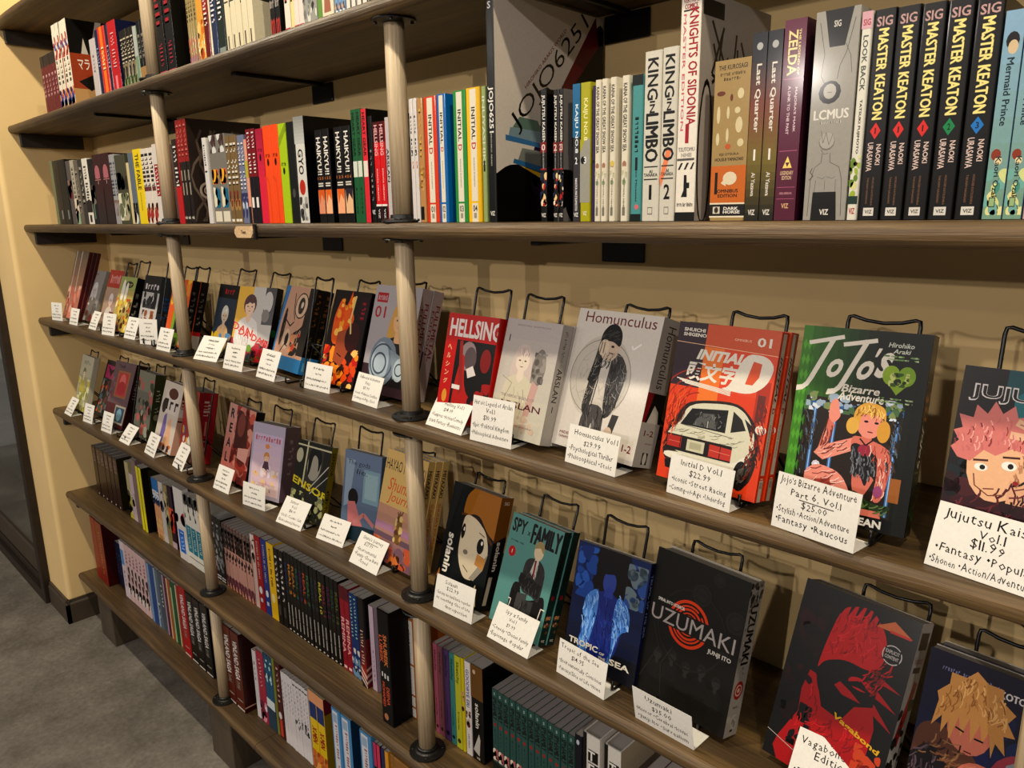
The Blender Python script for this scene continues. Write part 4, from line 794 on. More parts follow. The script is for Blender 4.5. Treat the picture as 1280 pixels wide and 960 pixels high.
R_(6, Y, 347.2, 350.2, 1, 'thin olive volume', 822, '8c8c3c', [])
R_(6, Y, 350.8, 357.4, 1, 'dark red volume with white disc', 826, '5c1c1c', [('v','ASADORA',.7,.5,.4,'c8a8a0'),('e',.4,.3,.3,.4,'e0d8d4'),('r',.2,.02,.7,.25,'c85448')])
R_(6, Y, 358.4, 391.4, 9, 'plain white volume with faint grey print', 838, 'dcd8d8', [('v','MOYASHI',.7,.4,.3,'a8a8b0')], opsn=lambda i: ([('b',.1,.35,.9,.5,['1c1c1c','dcd8d8'],6,.4),('r',.1,.93,.9,.95,'2a2a2c')] if i > 3 else []))
xm = [('r',0,.86,1,1,'e0a880'),('r',.05,.66,.95,.86,'1c4080'),('v','X-MEN',.45,.2,.6,'a82c20'),('b',0,0,1,.25,['e0a868','d88040'],7,.4)]
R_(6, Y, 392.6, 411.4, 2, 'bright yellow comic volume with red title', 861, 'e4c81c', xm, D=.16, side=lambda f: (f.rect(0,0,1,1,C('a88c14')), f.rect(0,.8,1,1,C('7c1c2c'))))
ib = [('r',.15,.0,.72,.97,'dcdce0'),('v','ASADORA! MISO',.62,.4,.25,'b86868'),('v','VOL',.3,.1,.3,'c04050'),('r',.2,.84,.65,.94,'a8bcd0')]
R_(6, Y-.005, 413.5, 424.4, 1, 'light blue volume with white centre strip, leftmost', None, '5c9cc8', ib, D=.16, H=.25, top=True)
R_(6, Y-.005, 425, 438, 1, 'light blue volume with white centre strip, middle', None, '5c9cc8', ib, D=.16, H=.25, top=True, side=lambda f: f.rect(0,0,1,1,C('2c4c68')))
R_(6, Y-.005, 449, 463.6, 1, 'light blue volume with white centre strip, right', None, '5c9cc8', ib, D=.16, H=.25, top=True)
R_(6, Y, 465, 474.6, 2, 'black volume with hot pink top', None, '202024', [('r',.1,.72,.9,1,'d84870'),('v','CHAINSAW',.4,.4,.4,'8a8c90')], H=.235, top=True)
R_(6, Y, 475, 479.4, 1, 'indigo thin volume beside the golden one', None, '30346c', [('v','BLUE',.5,.4,.4,'8890b0')], H=.235, top=True)
R_(6, Y, 479.8, 484.4, 1, 'golden yellow thin volume', None, 'e0a83c', [], H=.235, top=True)
# amber wooden crate at the right of the lowest shelf
cr = empty('wooden_crate', (x_on(487, .03, .41), .03, SH[6])); tag(cr, 'amber wooden crate at the right end of the lowest shelf', 'crate')
for nm, b_ in (('side_panel', (0, 0, .0005, .012, .19, .24)), ('side_panel', (.6, 0, .0005, .612, .19, .24)), ('bottom_board', (.012, 0, .0005, .6, .19, .012))):
    q = obj(nm, *box(*b_), M_AMBER, cr); bevel(q, .0015, 1)
for j in range(3):
    q = obj('slat', *box(.012, .0, .013+j*.078, .6, .008, .013+j*.078+.070), M_AMBER, cr); bevel(q, .0015, 1)

# name tag on the eye-level shelf edge
t = empty('shelf_name_tag', (.498, -.0425, 1.5865)); tag(t, 'small pale wooden tag with clipped corners reading Teen on shelf edge', 'tag')
w, h, c = .041, .0125, .009
out = [(-w+c,-h),(w-c,-h),(w,-h+c),(w,h-c),(w-c,h),(-w+c,h),(-w,h-c),(-w,-h+c)]
V = [(x,-.006,z) for x,z in out]+[(x,0,z) for x,z in out]
obj('wooden_plate', V, [tuple(range(8)), tuple(range(15,7,-1))]+[(i,i+8,(i+1)%8+8,(i+1)%8) for i in range(8)], M_OAKTAG, t)
f = Face(.082, .025); f.text('Teen', .5, .5, .27, .33, C('5a3a22'), off=.02)
V=[];Fc=[];cc=[]
for pts, fs, col, ly in f.P:
    n0=len(V); V += [(a-.041,-.0063,b_-.0125) for a,b_ in pts]; Fc += [tuple(i+n0 for i in q) for q in fs]; cc += [col]*len(fs)
obj('lettering', V, Fc, M_PAPER, t, cols=cc)
q = obj('metal_clip', *box(.040, -.004, -.016, .050, .001, .0165), M_BLACK, t)

# ------------------------------------------------------------------ books facing out on wire easels
OWN = []
def fbook(shelf_, x, yb, lean, Wd, Hh, yaw, T_, base, front, spine=None, label='', hard=False, copies=0, spinebase=None, page='b3aca0', cat='book', gloss=True, seed=0, copylabel=None):
    OWN.append((shelf_, x+Wd/2, yb+T_*(copies+1), lean, yb))
    F_ = Face(Wd, Hh, seed); front(F_)
    Sp = None
    if spine: Sp = Face(T_, Hh, seed+1); spine(Sp)
    z = SH[shelf_]+.013
    rot = Matrix.Rotation(yaw, 4, 'Z') @ Matrix.Rotation(-lean, 4, 'X')
    e = rot.to_euler()
    for c in range(copies+1):
        dn = rot @ Vector((.0025*c, (T_+.0012)*c, .0015*c))
        loc = (x+dn.x, yb+dn.y, z+dn.z)
        if c == 0: b_ = book(Wd, T_, Hh, C(base), front=F_, spine=Sp, hard=hard, gloss=gloss, page=C(page), loc=loc, rot=e, spinecol=C(spinebase) if spinebase else None); tag(b_, label, 'book')
        else: q = copybook(b_, loc, e); tag(q, (copylabel[c-1] if copylabel else 'rear copy of the ' + label), 'book')
    return b_
BK = {
'A':(3,-1.1330,0.0092,0.3183,0.1735,0.2559,-0.0524),'B':(3,-0.9928,0.0229,0.3972,0.1316,0.1896,0.0372),'C':(3,-0.800,0.030,0.34,0.130,0.195,0.0),
'D':(3,-0.6010,0.0003,0.3474,0.1271,0.1831,0.0312),'E':(3,-0.4377,0.0256,0.2826,0.1311,0.1898,0.0047),'F':(3,-0.1712,0.0049,0.2882,0.1343,0.1940,-0.0226),
'G':(3,0.045,0.045,0.2851,0.125,0.186,-0.0341),'H':(3,0.2214,0.0158,0.3222,0.1411,0.1919,0.2149),'I':(3,0.3850,0.0420,0.34,0.1580,0.2030,-0.08),
'J':(3,0.6348,0.0253,0.3137,0.1359,0.2074,-0.0166),'K':(3,0.7785,0.0340,0.2917,0.1499,0.2242,0.0032),'L':(3,1.0666,-0.0007,0.2405,0.1290,0.1897,-0.0158),
'M':(3,1.1999,0.0008,0.2912,0.1272,0.1931,-0.0583),'N':(3,1.3297,0.0178,0.3137,0.1632,0.2191,-0.0706),'O':(3,1.5376,0.0000,0.2146,0.1473,0.2143,-0.0427),
'P':(3,1.7165,-0.0048,0.2023,0.1378,0.2250,0.0759),'Q':(3,1.8821,0.0035,0.2274,0.1344,0.1976,-0.0385),
'a':(4,-1.1704,0.0097,0.2892,0.1415,0.2146,-0.0163),'b':(4,-1.01,0.035,0.36,0.1385,0.2114,-0.0205),'c':(4,-0.8265,0.0030,0.3537,0.1596,0.2353,0.0803),
'd':(4,-0.590,0.0238,0.2404,0.135,0.2250,-0.0000),'e':(4,-0.3957,0.0170,0.3186,0.1503,0.2205,-0.0239),'f':(4,-0.2359,0.0355,0.2191,0.1297,0.2197,-0.1034),
'g':(4,0.0324,0.0420,0.2656,0.1690,0.2102,-0.0462),'h':(4,0.2489,0.0184,0.2219,0.1292,0.1966,0.1713),'i':(4,0.4567,0.0188,0.2880,0.1290,0.1896,0.1004),
'j':(4,0.6641,0.0346,0.1767,0.1200,0.2044,0.1281),'k':(4,0.7997,0.0236,0.2709,0.1424,0.2373,-0.0313),'l':(4,1.0165,0.0215,0.3012,0.1356,0.2163,-0.0299),
'm':(4,1.1789,0.0154,0.3442,0.1291,0.1995,-0.0673),'n':(4,1.3578,0.0137,0.2292,0.1379,0.1989,0.0295),'o':(4,1.4913,0.0256,0.2414,0.1612,0.2251,-0.0897),
'p':(4,1.7008,0.0298,0.3464,0.1523,0.2436,-0.1469),'q':(4,1.8768,0.0095,0.2535,0.1525,0.2243,-0.0605)}
def c_(h): return C(h)
# upper display row
def fA(f): f.grad(0,0,1,1,c_('c87870'),c_('7a7468'),8); f.blobs(0,0,1,.5,[c_('d88a80'),c_('b86060'),c_('e0b0a0')],14,.14); f.line([(.1,1),(.2,.1)],.06,c_('c8c4b8')); f.line([(.5,1),(.55,.4)],.04,c_('d8d4c8'))
fbook(*BK['A'], .012, '8a8078', fA, label='tall pinkish grey book in plastic, leftmost on the upper display shelf', copies=2, spinebase='5a1418', copylabel=['middle one of the three leaning pinkish grey books at far left','hindmost of the three leaning pinkish grey books at far left'])
def fB(f): f.rect(0,0,1,1,c_('a49e98')); f.person(.55,.62,.34,c_('d8d4d0'),c_('cfc6c0'),c_('8c8680'),long=True); f.blobs(0,0,1,.35,[c_('d8d4d0'),c_('8a4438'),c_('7a746e'),c_('c8c0b8')],18,.12); f.text('OREGAIRU',.3,.93,.45,.04,c_('6a6460'))
fbook(*BK['B'], .014, 'a49e98', fB, label='grey glossy book with white haired figure, beside the pinkish leaning ones')
def fC(f): f.rect(0,0,1,1,c_('b8a090')); f.rect(0,.68,1,1,c_('b8202c')); letters(f,'Angels',.5,.84,.7,.16,c_('e8b0b0'),0); f.person(.5,.45,.3,c_('e6e0da'),c_('e0c8b8'),c_('d8d0c8')); f.blobs(0,0,1,.25,[c_('7a3028'),c_('d0b0a0')],10,.1)
fbook(*BK['C'], .014, 'b8a090', fC, label='book with red top band and pale figure on upper display shelf')
def fD(f):
    f.rect(0,0,1,1,c_('c0b070')); f.rect(0,.75,1,1,c_('a8b070')); f.ell(.6,.86,.24,.09,c_('3c3820')); letters(f,'EDO',.6,.86,.36,.06,c_('c8c080'),0)
    f.ell(.28,.74,.1,.3,c_('ece8dc')); f.ell(.5,.72,.08,.26,c_('ece8dc')); f.blobs(.02,0,.98,.6,[c_('d88030'),c_('e0c850'),c_('c06028'),c_('f0e0b0'),c_('6a4420')],50,.09)
fbook(*BK['D'], .026, 'c0b070', fD, spine=lambda f: (f.rect(0,0,1,1,c_('141312')), letters(f,'YUZU',.5,.45,.6,.5,c_('8a8478'),-90)), label='yellow green book with orange busy art and black spine', spinebase='141312')
def fE(f): f.rect(0,0,1,1,c_('c8c4c0')); f.rect(0,.72,1,1,c_('1c1a1c')); letters(f,'TOPPU',.5,.82,.85,.1,c_('dcd6d6'),0); f.blobs(.1,.45,.9,.72,[c_('2a2a2c'),c_('4a4a4c')],20,.14); f.blobs(.15,.1,.85,.42,[c_('6a3c28'),c_('1c1a18'),c_('a06840'),c_('d8d0c8')],26,.12)
fbook(*BK['E'], .055, '4c5258', fE, spine=lambda f: (f.rect(0,0,1,1,c_('4a5056')), letters(f,'GUNDAM',.5,.5,.35,.5,c_('2c70b0'),-90), f.rect(0,.4,1,.42,c_('2c2c2e'))), label='thick grey book with black capped cover and blue spine lettering', spinebase='4c5258')
def fF(f): f.rect(0,0,1,1,c_('e07028')); f.blobs(0,.55,1,1,[c_('e8a030'),c_('d85020'),c_('f0c040')],20,.14); f.poly([(.25,0),(.3,.6),(.6,.75),(.8,.5),(.75,0)],c_('8cb030')); f.poly([(.4,.2),(.45,.6),(.62,.6),(.65,.2)],c_('1c1c16')); f.ell(.52,.72,.14,.16,c_('d8a080')); f.blobs(0,0,1,.2,[c_('c8282c'),c_('3c2818'),c_('e0d8c8')],14,.12)
fbook(*BK['F'], .022, 'e07028', fF, spine=lambda f: (f.rect(0,0,1,1,c_('17151a')), f.rect(0,.0,1,.2,c_('b0a8a0')), f.rect(0,.2,1,.26,c_('b02830')), letters(f,'DORORO',.5,.6,.5,.5,c_('7a7470'),-90)), label='orange and green book with black spines behind the left post', copies=1, spinebase='17151a')
def fG(f): f.rect(0,0,1,1,c_('3c4a58')); f.rect(0,.8,1,1,c_('161416')); letters(f,'DEAD',.55,.9,.5,.08,c_('c02020'),0); f.person(.5,.55,.34,c_('d8d6cc'),c_('d8c4b0'),c_('d8b890')); f.blobs(0,0,1,.3,[c_('6ca0c8'),c_('e0c040'),c_('b09070')],12,.12)
fbook(*BK['G'], .016, '1c1c1e', fG, label='dark book with white haired figure, first right of the left post')
def fH(f):
    f.rect(0,0,1,1,c_('c8c4be')); f.rect(0,0,.4,1,c_('e0b83c')); f.rect(.72,.5,1,1,c_('4c4a4c')); f.ell(.82,.8,.12,.2,c_('c8c4c0')); f.ell(.8,.62,.1,.12,c_('8a8680'))
    f.rect(0,0,1,.25,c_('a02438')); f.blobs(0,0,1,.3,[c_('b81c30'),c_('4a6c30'),c_('1c1a1c'),c_('c8304c')],26,.1)
    f.person(.36,.74,.34,c_('5c2028'),c_('e6c8b0'),c_('e0dcd8')); f.ell(.5,.17,.07,.07,c_('90b848'))
    f.text('DAN',.26,.42,.42,.13,c_('d02838'),rot=-14,outline=c_('f0c8b0')); f.text('DA DAN',.58,.32,.6,.12,c_('d02838'),rot=-14,outline=c_('e8b0a8'))
fbook(*BK['H'], .02, '1c1a1c', fH, spine=lambda f: (f.rect(0,0,1,1,c_('161416')), f.ell(.5,.4,.4,.5,c_('2c7038'))), label='book with red slanted title and wine red haired figure', spinebase='161416')
def fI(f):
    f.rect(0,0,1,1,c_('4c88b8')); f.rect(.05,.16,1,1,c_('caa690')); f.poly([(0,1),(.14,1),(.02,.4),(0,.2)],c_('4c88b8')); f.rect(.05,.0,1,.15,c_('4088b8'))
    f.rect(.78,.2,1,1,c_('3c3630')); f.ell(.18,.5,.06,.3,c_('1c1816')); f.ell(.62,.78,.2,.2,c_('d8c0a8')); f.ring(.62,.78,.19,.02,c_('1c1816')); f.ell(.62,.78,.1,.13,c_('4a4038')); f.ell(.64,.79,.04,.05,c_('d8c8b8'))
    f.line([(.2,.6),(.4,.52),(.5,.58)],.025,c_('1c1816')); f.line([(.35,.92),(.42,.7),(.5,.6)],.02,c_('1c1816')); f.ell(.36,.36,.12,.16,c_('d8c0a8')); f.ell(.38,.36,.06,.1,c_('2c2620')); f.blobs(.5,.18,.8,.45,[c_('3c3630'),c_('d8a078'),c_('c8603c')],16,.08)
    for j in range(4): f.poly([(.55+.06*j,.42),(.9,.55+.05*j),(.9,.57+.05*j),(.55+.06*j,.45)],c_('2c2824'))
    f.line([(.25,.2),(.35,.3),(.45,.28)],.02,c_('1c1816'))
    f.hatch([(.05,.16),(.05,.4),(.3,.9),(.7,.98),(.76,.2)],[c_('b08c78'),c_('dcc0aa')],50,.1,1.1,.006,.5)
def sI(f): f.rect(0,0,1,1,c_('1a1614')); f.rect(0,0,1,.2,c_('3c88b8')); letters(f,'KITARO',.5,.75,.4,.5,c_('8a5a24'),-90); letters(f,'SHIGERU',.5,.35,.2,.4,c_('a89028'),-90); f.rect(.3,.04,.7,.14,c_('78b0d0'))
fbook(*BK['I'], .020, '3c3630', fI, spine=sI, label='blue bordered book with large beige drawn face, wide eyes', copies=1, spinebase='1a1614')
def fJ(f):
    f.rect(0,0,1,1,c_('2a1618')); f.blobs(0,0,1,.4,[c_('e0601c'),c_('f0a030'),c_('c83018'),c_('3a1412'),c_('f8d080')],70,.09)
    f.poly([(.15,.4),(.1,.7),(.25,.95),(.4,.8),(.5,1),(.58,.8),(.7,.7),(.5,.45)],c_('e4701c')); f.blobs(.15,.5,.6,.95,[c_('f0a83c'),c_('e05a14'),c_('f8c868')],26,.07)
    f.poly([(.3,.25),(.3,.55),(.55,.6),(.7,.4),(.55,.2)],c_('b0603c')); f.ell(.72,.52,.2,.24,c_('4c1418')); f.line([(.38,.33),(.52,.3)],.02,c_('3a1410')); f.rect(.75,.7,1,.95,c_('3a1c28')); letters(f,'FIRE',.88,.8,.2,.1,c_('a02c38'),-90)
    f.line([(.62,.95),(.58,.7),(.66,.55)],.04,c_('e0c890'))
fbook(*BK['J'], .03, '241a1e', fJ, label='dark book with orange flames and half shadowed face', spinebase='1c1618')
def fK(f):
    f.rect(0,0,1,1,c_('b4aeb0')); f.rect(0,0,1,.26,c_('4c343c')); f.rect(.06,.84,.3,.93,c_('b02838')); letters(f,'FULLMETAL',.18,.885,.2,.05,c_('e0c8c8'),0); f.text('01',.18,.75,.24,.11,c_('b02838'))
    f.person(.66,.7,.4,c_('d0a860'),c_('e0b890'),c_('2c2428'),long=True)
    f.rect(.3,.2,.9,.48,c_('2c2428')); f.ell(.42,.3,.3,.34,c_('8c98a4')); f.ell(.36,.28,.2,.3,c_('b8c4cc')); f.ring(.36,.28,.14,.03,c_('5c6874')); f.ring(.4,.3,.24,.025,c_('5c6874')); f.poly([(.55,.42),(.95,.34),(1,.2),(.7,.16)],c_('98a4ac')); f.ell(.8,.25,.12,.16,c_('c0ccd0')); f.ring(.8,.25,.08,.02,c_('4c5860'))
fbook(*BK['K'], .026, 'b4aeb0', fK, spine=lambda f: (f.rect(0,0,1,1,c_('b8a8a8')), f.text('FULLMETAL',.64,.62,.5,.4,c_('8c2434'),rot=-90,off=.02), f.text('EDITION',.25,.62,.4,.25,c_('8c2434'),rot=-90)), label='pale book with blond figure and silver metal arm', copies=1, spinebase='b8a8a8')
def fL(f):
    f.rect(0,0,1,1,c_('c4201c')); f.rect(.24,.12,1,.76,c_('1c1816')); f.ell(.5,.62,.16,.2,c_('98888a')); f.ell(.55,.6,.12,.16,c_('6a5c60')); f.poly([(.28,.0),(.3,.4),(.42,.7),(.5,.3),(.75,.2),(.9,.1),(.8,0)],c_('b82820')); f.poly([(.3,.75),(.36,.76),(.48,.3),(.4,.25)],c_('a03028')); f.poly([(.5,.5),(.62,.54),(.7,.46),(.55,.42)],c_('d8d0cc')); f.rect(.26,.3,.42,.34,c_('e0d8d4')); f.blobs(.6,.1,1,.4,[c_('a82420'),c_('1c1614')],14,.12); f.ell(.85,.6,.1,.16,c_('8c2420'))
    f.text('HELLSING',.56,.87,1.0,.17,c_('e8e0dc'),off=.03); 
    for j, ch in enumerate('ヘルシング'): f.text(ch,.11,.68-j*.08,.08,.05,c_('e8c8a0'))
    f.ell(.13,.22,.05,.09,c_('d8a040'))
fbook(*BK['L'], .02, 'c4201c', fL, label='red book with white jagged title, right of the middle post')
def fM(f):
    f.grad(0,0,1,1,c_('cdc8b8'),c_('bcb4b2'),6); f.text('SPECIAL EDITION',.5,.95,.6,.012,c_('8a8684')); f.text('1',.1,.83,.05,.06,c_('3a3434'))
    f.person(.42,.66,.32,c_('cdbfb8'),c_('dcd0c2'),c_('cfc8b4'),dark=c_('7a5a50'),long=True)
    f.poly([(.62,.5),(.6,.66),(.7,.78),(.8,.76),(.86,.6),(.78,.45)],c_('8c8680')); f.blobs(.62,.48,.84,.74,[c_('6c6660'),c_('a09a94')],20,.05); f.poly([(.6,.2),(.66,.5),(.78,.46),(.7,.2)],c_('c8a8a0'))
    f.line([(.1,.5),(.3,.45),(.2,.3)],.008,c_('a09888')); f.text('THE HEROIC LEGEND OF',.45,.34,.62,.025,c_('9a8e8c')); f.text('ARSLAN',.5,.27,.78,.055,c_('6c2c40')); f.blobs(.5,.04,.9,.2,[c_('d0bca8'),c_('c8b4a4')],16,.05); f.text('HIROMU ARAKAWA',.6,.1,.4,.015,c_('8c5c5c'))
fbook(*BK['M'], .024, 'c4bfb8', fM, spine=lambda f: (f.rect(0,0,1,1,c_('b8b2ac')), f.text('ARSLAN',.5,.50,.28,.5,c_('38302e'),rot=-90,off=.01), letters(f,'THE HEROIC LEGEND OF',.5,.8,.3,.3,c_('8a8480'),-90), f.text('1',.5,.3,.2,.05,c_('38302e'))), label='pale book with faint sketch of long haired figure and bird', copies=1, spinebase='b8b2ac')
def fN(f):
    f.rect(0,0,1,1,c_('d6d0c8')); f.text('Homunculus',.52,.945,.84,.075,c_('7c2434'),off=.0,res=3)
    f.ell(.42,.53,.36,.4,c_('c8c2b8'),32); f.ring(.42,.53,.36,.008,c_('9a948a')); f.ring(.44,.52,.3,.004,c_('a8a298'))
    g1=c_('4a4644'); g2=c_('2a2726')
    f.poly([(.28,.02),(.31,.34),(.56,.34),(.58,.04),(.48,.02),(.44,.26),(.40,.02)],c_('5c5856'))
    f.poly([(.30,.5),(.27,.28),(.36,.24),(.40,.58),(.5,.58),(.54,.24),(.66,.3),(.74,.6),(.62,.72),(.42,.72),(.33,.66)],g1)
    f.poly([(.40,.36),(.42,.7),(.52,.7),(.50,.36)],c_('cfc9c0')); f.poly([(.32,.66),(.28,.5),(.35,.46),(.42,.7)],g2); f.poly([(.30,.56),(.34,.78),(.42,.8),(.42,.72)],g1)
    f.ell(.47,.76,.12,.15,c_('cbb9a6')); f.poly([(.34,.77),(.35,.85),(.42,.91),(.52,.91),(.59,.85),(.59,.75),(.50,.79),(.40,.79)],K)
    f.ell(.40,.74,.06,.08,c_('d6c6b4')); f.ell(.5,.755,.02,.012,K,8); f.line([(.47,.71),(.52,.705)],.012,c_('6a4a40')); f.poly([(.66,.3),(.62,.14),(.68,.1),(.74,.3)],g1); f.ell(.65,.16,.05,.07,c_('cbb9a6'))
    suit=[(.30,.5),(.27,.28),(.36,.24),(.40,.58),(.5,.58),(.54,.24),(.66,.3),(.74,.6),(.62,.72),(.42,.72),(.33,.66)]
    f.hatch(suit,[K,c_('7c7876'),c_('1c1a19')],120,.09,1.2,.008,.5); f.hatch([(.28,.04),(.31,.34),(.56,.34),(.58,.04)],[K,c_('8c8886')],30,.1,1.5,.008); f.hatch([(.34,.79),(.36,.88),(.56,.88),(.59,.79)],[c_('4a4846'),c_('5c5a58')],30,.05,.3,.006)
    f.hatch([(.1,.42),(.14,.66),(.34,.74),(.7,.7),(.76,.5),(.6,.34),(.2,.34)],[c_('b0aaa0'),c_('bcb6ac')],60,.08,.6,.004,1.5); f.line([(.56,.24),(.55,.44),(.60,.66)],.01,K); f.line([(.38,.24),(.41,.5),(.38,.66)],.01,K)
    f.line([(.36,.70),(.37,.78)],.012,c_('8c7c70')); f.line([(.40,.70),(.40,.78)],.012,c_('8c7c70'))
    f.line([(.72,.78),(.74,.755),(.82,.80)],.016,c_('f0ece8')); f.text('HIDEO',.16,.1,.16,.02,c_('8c3038')); f.text('YAMAMOTO',.16,.07,.17,.02,c_('8c3038')); f.text('1-2',.90,.1,.1,.05,c_('8c2434'))
def sN(f):
    f.rect(0,0,1,1,c_('b4aea8')); f.text('Homunculus',.55,.74,.42,.42,c_('2c2626'),rot=-90,off=.0); f.rect(0,.3,1,.5,c_('1c1716')); f.poly([(0,.3),(0,.5),(.35,.5),(.15,.3)],c_('8c1c24')); f.poly([(.25,.3),(.5,.42),(.75,.38),(.85,.3)],c_('c8c0b8'))
    f.text('1-2',.5,.23,.5,.04,c_('7c2434')); f.text('HIDEO',.6,.16,.4,.01,c_('8c3038')); f.rect(.4,.02,.7,.1,K); f.ell(.55,.06,.1,.2,c_('c8c0b8'))
fbook(*BK['N'], .045, 'd6d0c8', fN, spine=sN, gloss=False, label='thick white book with drawing of suited person in black beanie', spinebase='b4aea8')
def fO(f):
    o='dc5426'
    f.rect(0,0,1,1,c_(o)); f.rect(0,.6,.30,1,c_('45303c')); f.rect(.30,.33,.50,1,c_('e88a3c')); f.rect(.30,.86,1,1,c_('d06840')); f.rect(.5,.6,1,.86,c_('dd5c34'))
    for r in (.18,.26,.34,.42): f.ring(.32,.46,r,.012,c_('a83c20'),1.6,4.2,20,.9)
    f.rect(.86,.2,.98,.7,c_('b84428')); f.rect(.88,.45,.95,.62,c_('7a3c34')); f.rect(.84,.1,.9,.3,c_('c04c2c'))
    f.line([(0,.875),(1,.855)],.005,c_('f0c8a8'))
    f.text('SHUICHI',.17,.955,.22,.022,WH,off=.03); f.text('SHIGENO',.18,.925,.24,.022,WH,off=.03); f.text('OMNIBUS',.66,.925,.16,.014,c_('f0d0b8')); f.text('01',.86,.925,.13,.055,WH,off=.02)
    f.text('INITIAL',.47,.81,.48,.065,WH,off=.045,shear=.3); 
    f.text('頭文字',.40,.705,.54,.12,WH,off=.03,shear=.3)
    f.poly([(.60,.64),(.70,.85),(.90,.85),(.99,.79),(.94,.68),(.80,.61),(.5,.62)],WH); f.poly([(.74,.67),(.79,.81),(.87,.80),(.86,.72),(.81,.67)],c_('dc6a40'))
    for j in range(4): f.line([(.06+.03*j,.645-.008*j),(.62,.612-.008*j)],.008,WH)
    # generic pale hatchback seen from behind
    f.poly([(.02,.13),(.03,.3),(.14,.44),(.24,.52),(.7,.56),(.86,.48),(.95,.38),(.96,.2),(.9,.06),(.6,.03),(.25,.07)],c_('3a2c28'))
    f.poly([(.05,.2),(.05,.31),(.17,.37),(.23,.50),(.66,.54),(.8,.50),(.9,.40),(.92,.3),(.84,.12),(.7,.1)],c_('d9d6c2'))
    f.poly([(.17,.36),(.27,.47),(.63,.50),(.63,.36)],c_('2a2a2a')); f.poly([(.3,.37),(.36,.45),(.5,.46),(.54,.37)],c_('6c6c6a')); f.poly([(.68,.37),(.68,.5),(.77,.46),(.82,.40)],c_('34322f')); f.poly([(.79,.47),(.9,.42),(.86,.38)],c_('34322f')); f.ell(.95,.42,.05,.04,c_('e0ddd0'))
    f.rect(.05,.19,.72,.29,c_('2c2624')); f.poly([(.06,.21),(.06,.28),(.21,.28),(.21,.21)],c_('b83c30')); f.poly([(.50,.2),(.50,.275),(.72,.27),(.72,.2)],c_('c4483a')); f.rect(.27,.205,.45,.275,c_('cfccb4')); f.rect(.30,.22,.42,.26,c_('b8b59c'))
    f.poly([(.04,.13),(.05,.185),(.72,.17),(.86,.26),(.86,.2),(.72,.12)],c_('e4e1d2')); f.poly([(.08,.07),(.06,.12),(.7,.11),(.75,.05)],c_('1d1a18')); f.ell(.83,.13,.07,.13,c_('1d1a18')); f.ell(.84,.14,.04,.07,c_('6a6660')); f.line([(.18,.36),(.7,.34)],.006,c_('7a7868'))
    f.hatch([(.60,.04),(.86,.08),(.95,.22),(.93,.36),(.82,.2)],[c_('5c5450'),K,c_('8c3c28')],40,.12,1.0,.01,.4); f.hatch([(.27,.37),(.28,.46),(.62,.49),(.62,.37)],[c_('4c4c4c'),c_('8a8a88'),K],30,.05,1.2,.008,1.0); f.hatch([(.06,.29),(.08,.33),(.6,.36),(.84,.34),(.8,.28)],[c_('a8a590'),c_('8a8774')],22,.1,.05,.005,.1)
    f.hatch([(0,.15),(0,.6),(.25,.6),(.2,.4)],[c_('b03c1c'),c_('f07840'),c_('8c3020')],50,.12,1.0,.006,.4); f.hatch([(.86,.2),(.86,.58),(.99,.58),(.99,.2)],[c_('a03420'),c_('e86c40'),c_('7c2c24')],50,.07,1.57,.01,.15); f.line([(.2,.28),(.2,.21)],.006,K); f.line([(.61,.275),(.61,.2)],.006,K); f.line([(.08,.245),(.2,.245)],.006,c_('e07868')); f.line([(.51,.24),(.71,.235)],.006,c_('e88878')); f.line([(.45,.41),(.45,.37)],.01,c_('b8b4ac'))
def sO(f):
    f.rect(0,0,1,1,c_('d04a22')); f.rect(.25,.16,.72,.99,c_('c9c2b4')); f.rect(.25,.0,.72,.13,c_('c9c2b4')); f.text('INITIAL',.5,.72,.28,.3,c_('1c1a18'),rot=-90,off=.03,shear=.3); f.text('D',.5,.54,.07,.36,c_('a82430'),rot=-90,off=.03); letters(f,'SHUICHI SHIGENO',.5,.36,.2,.14,c_('6a6458'),-90); f.text('01',.5,.1,.3,.04,c_('24221e')); f.rect(.3,.135,.66,.142,c_('e8b8a0'))
fbook(*BK['O'], .019, 'dc5426', fO, spine=sO, label='orange book with a white hatchback car seen from behind', copies=1, spinebase='d04a22')
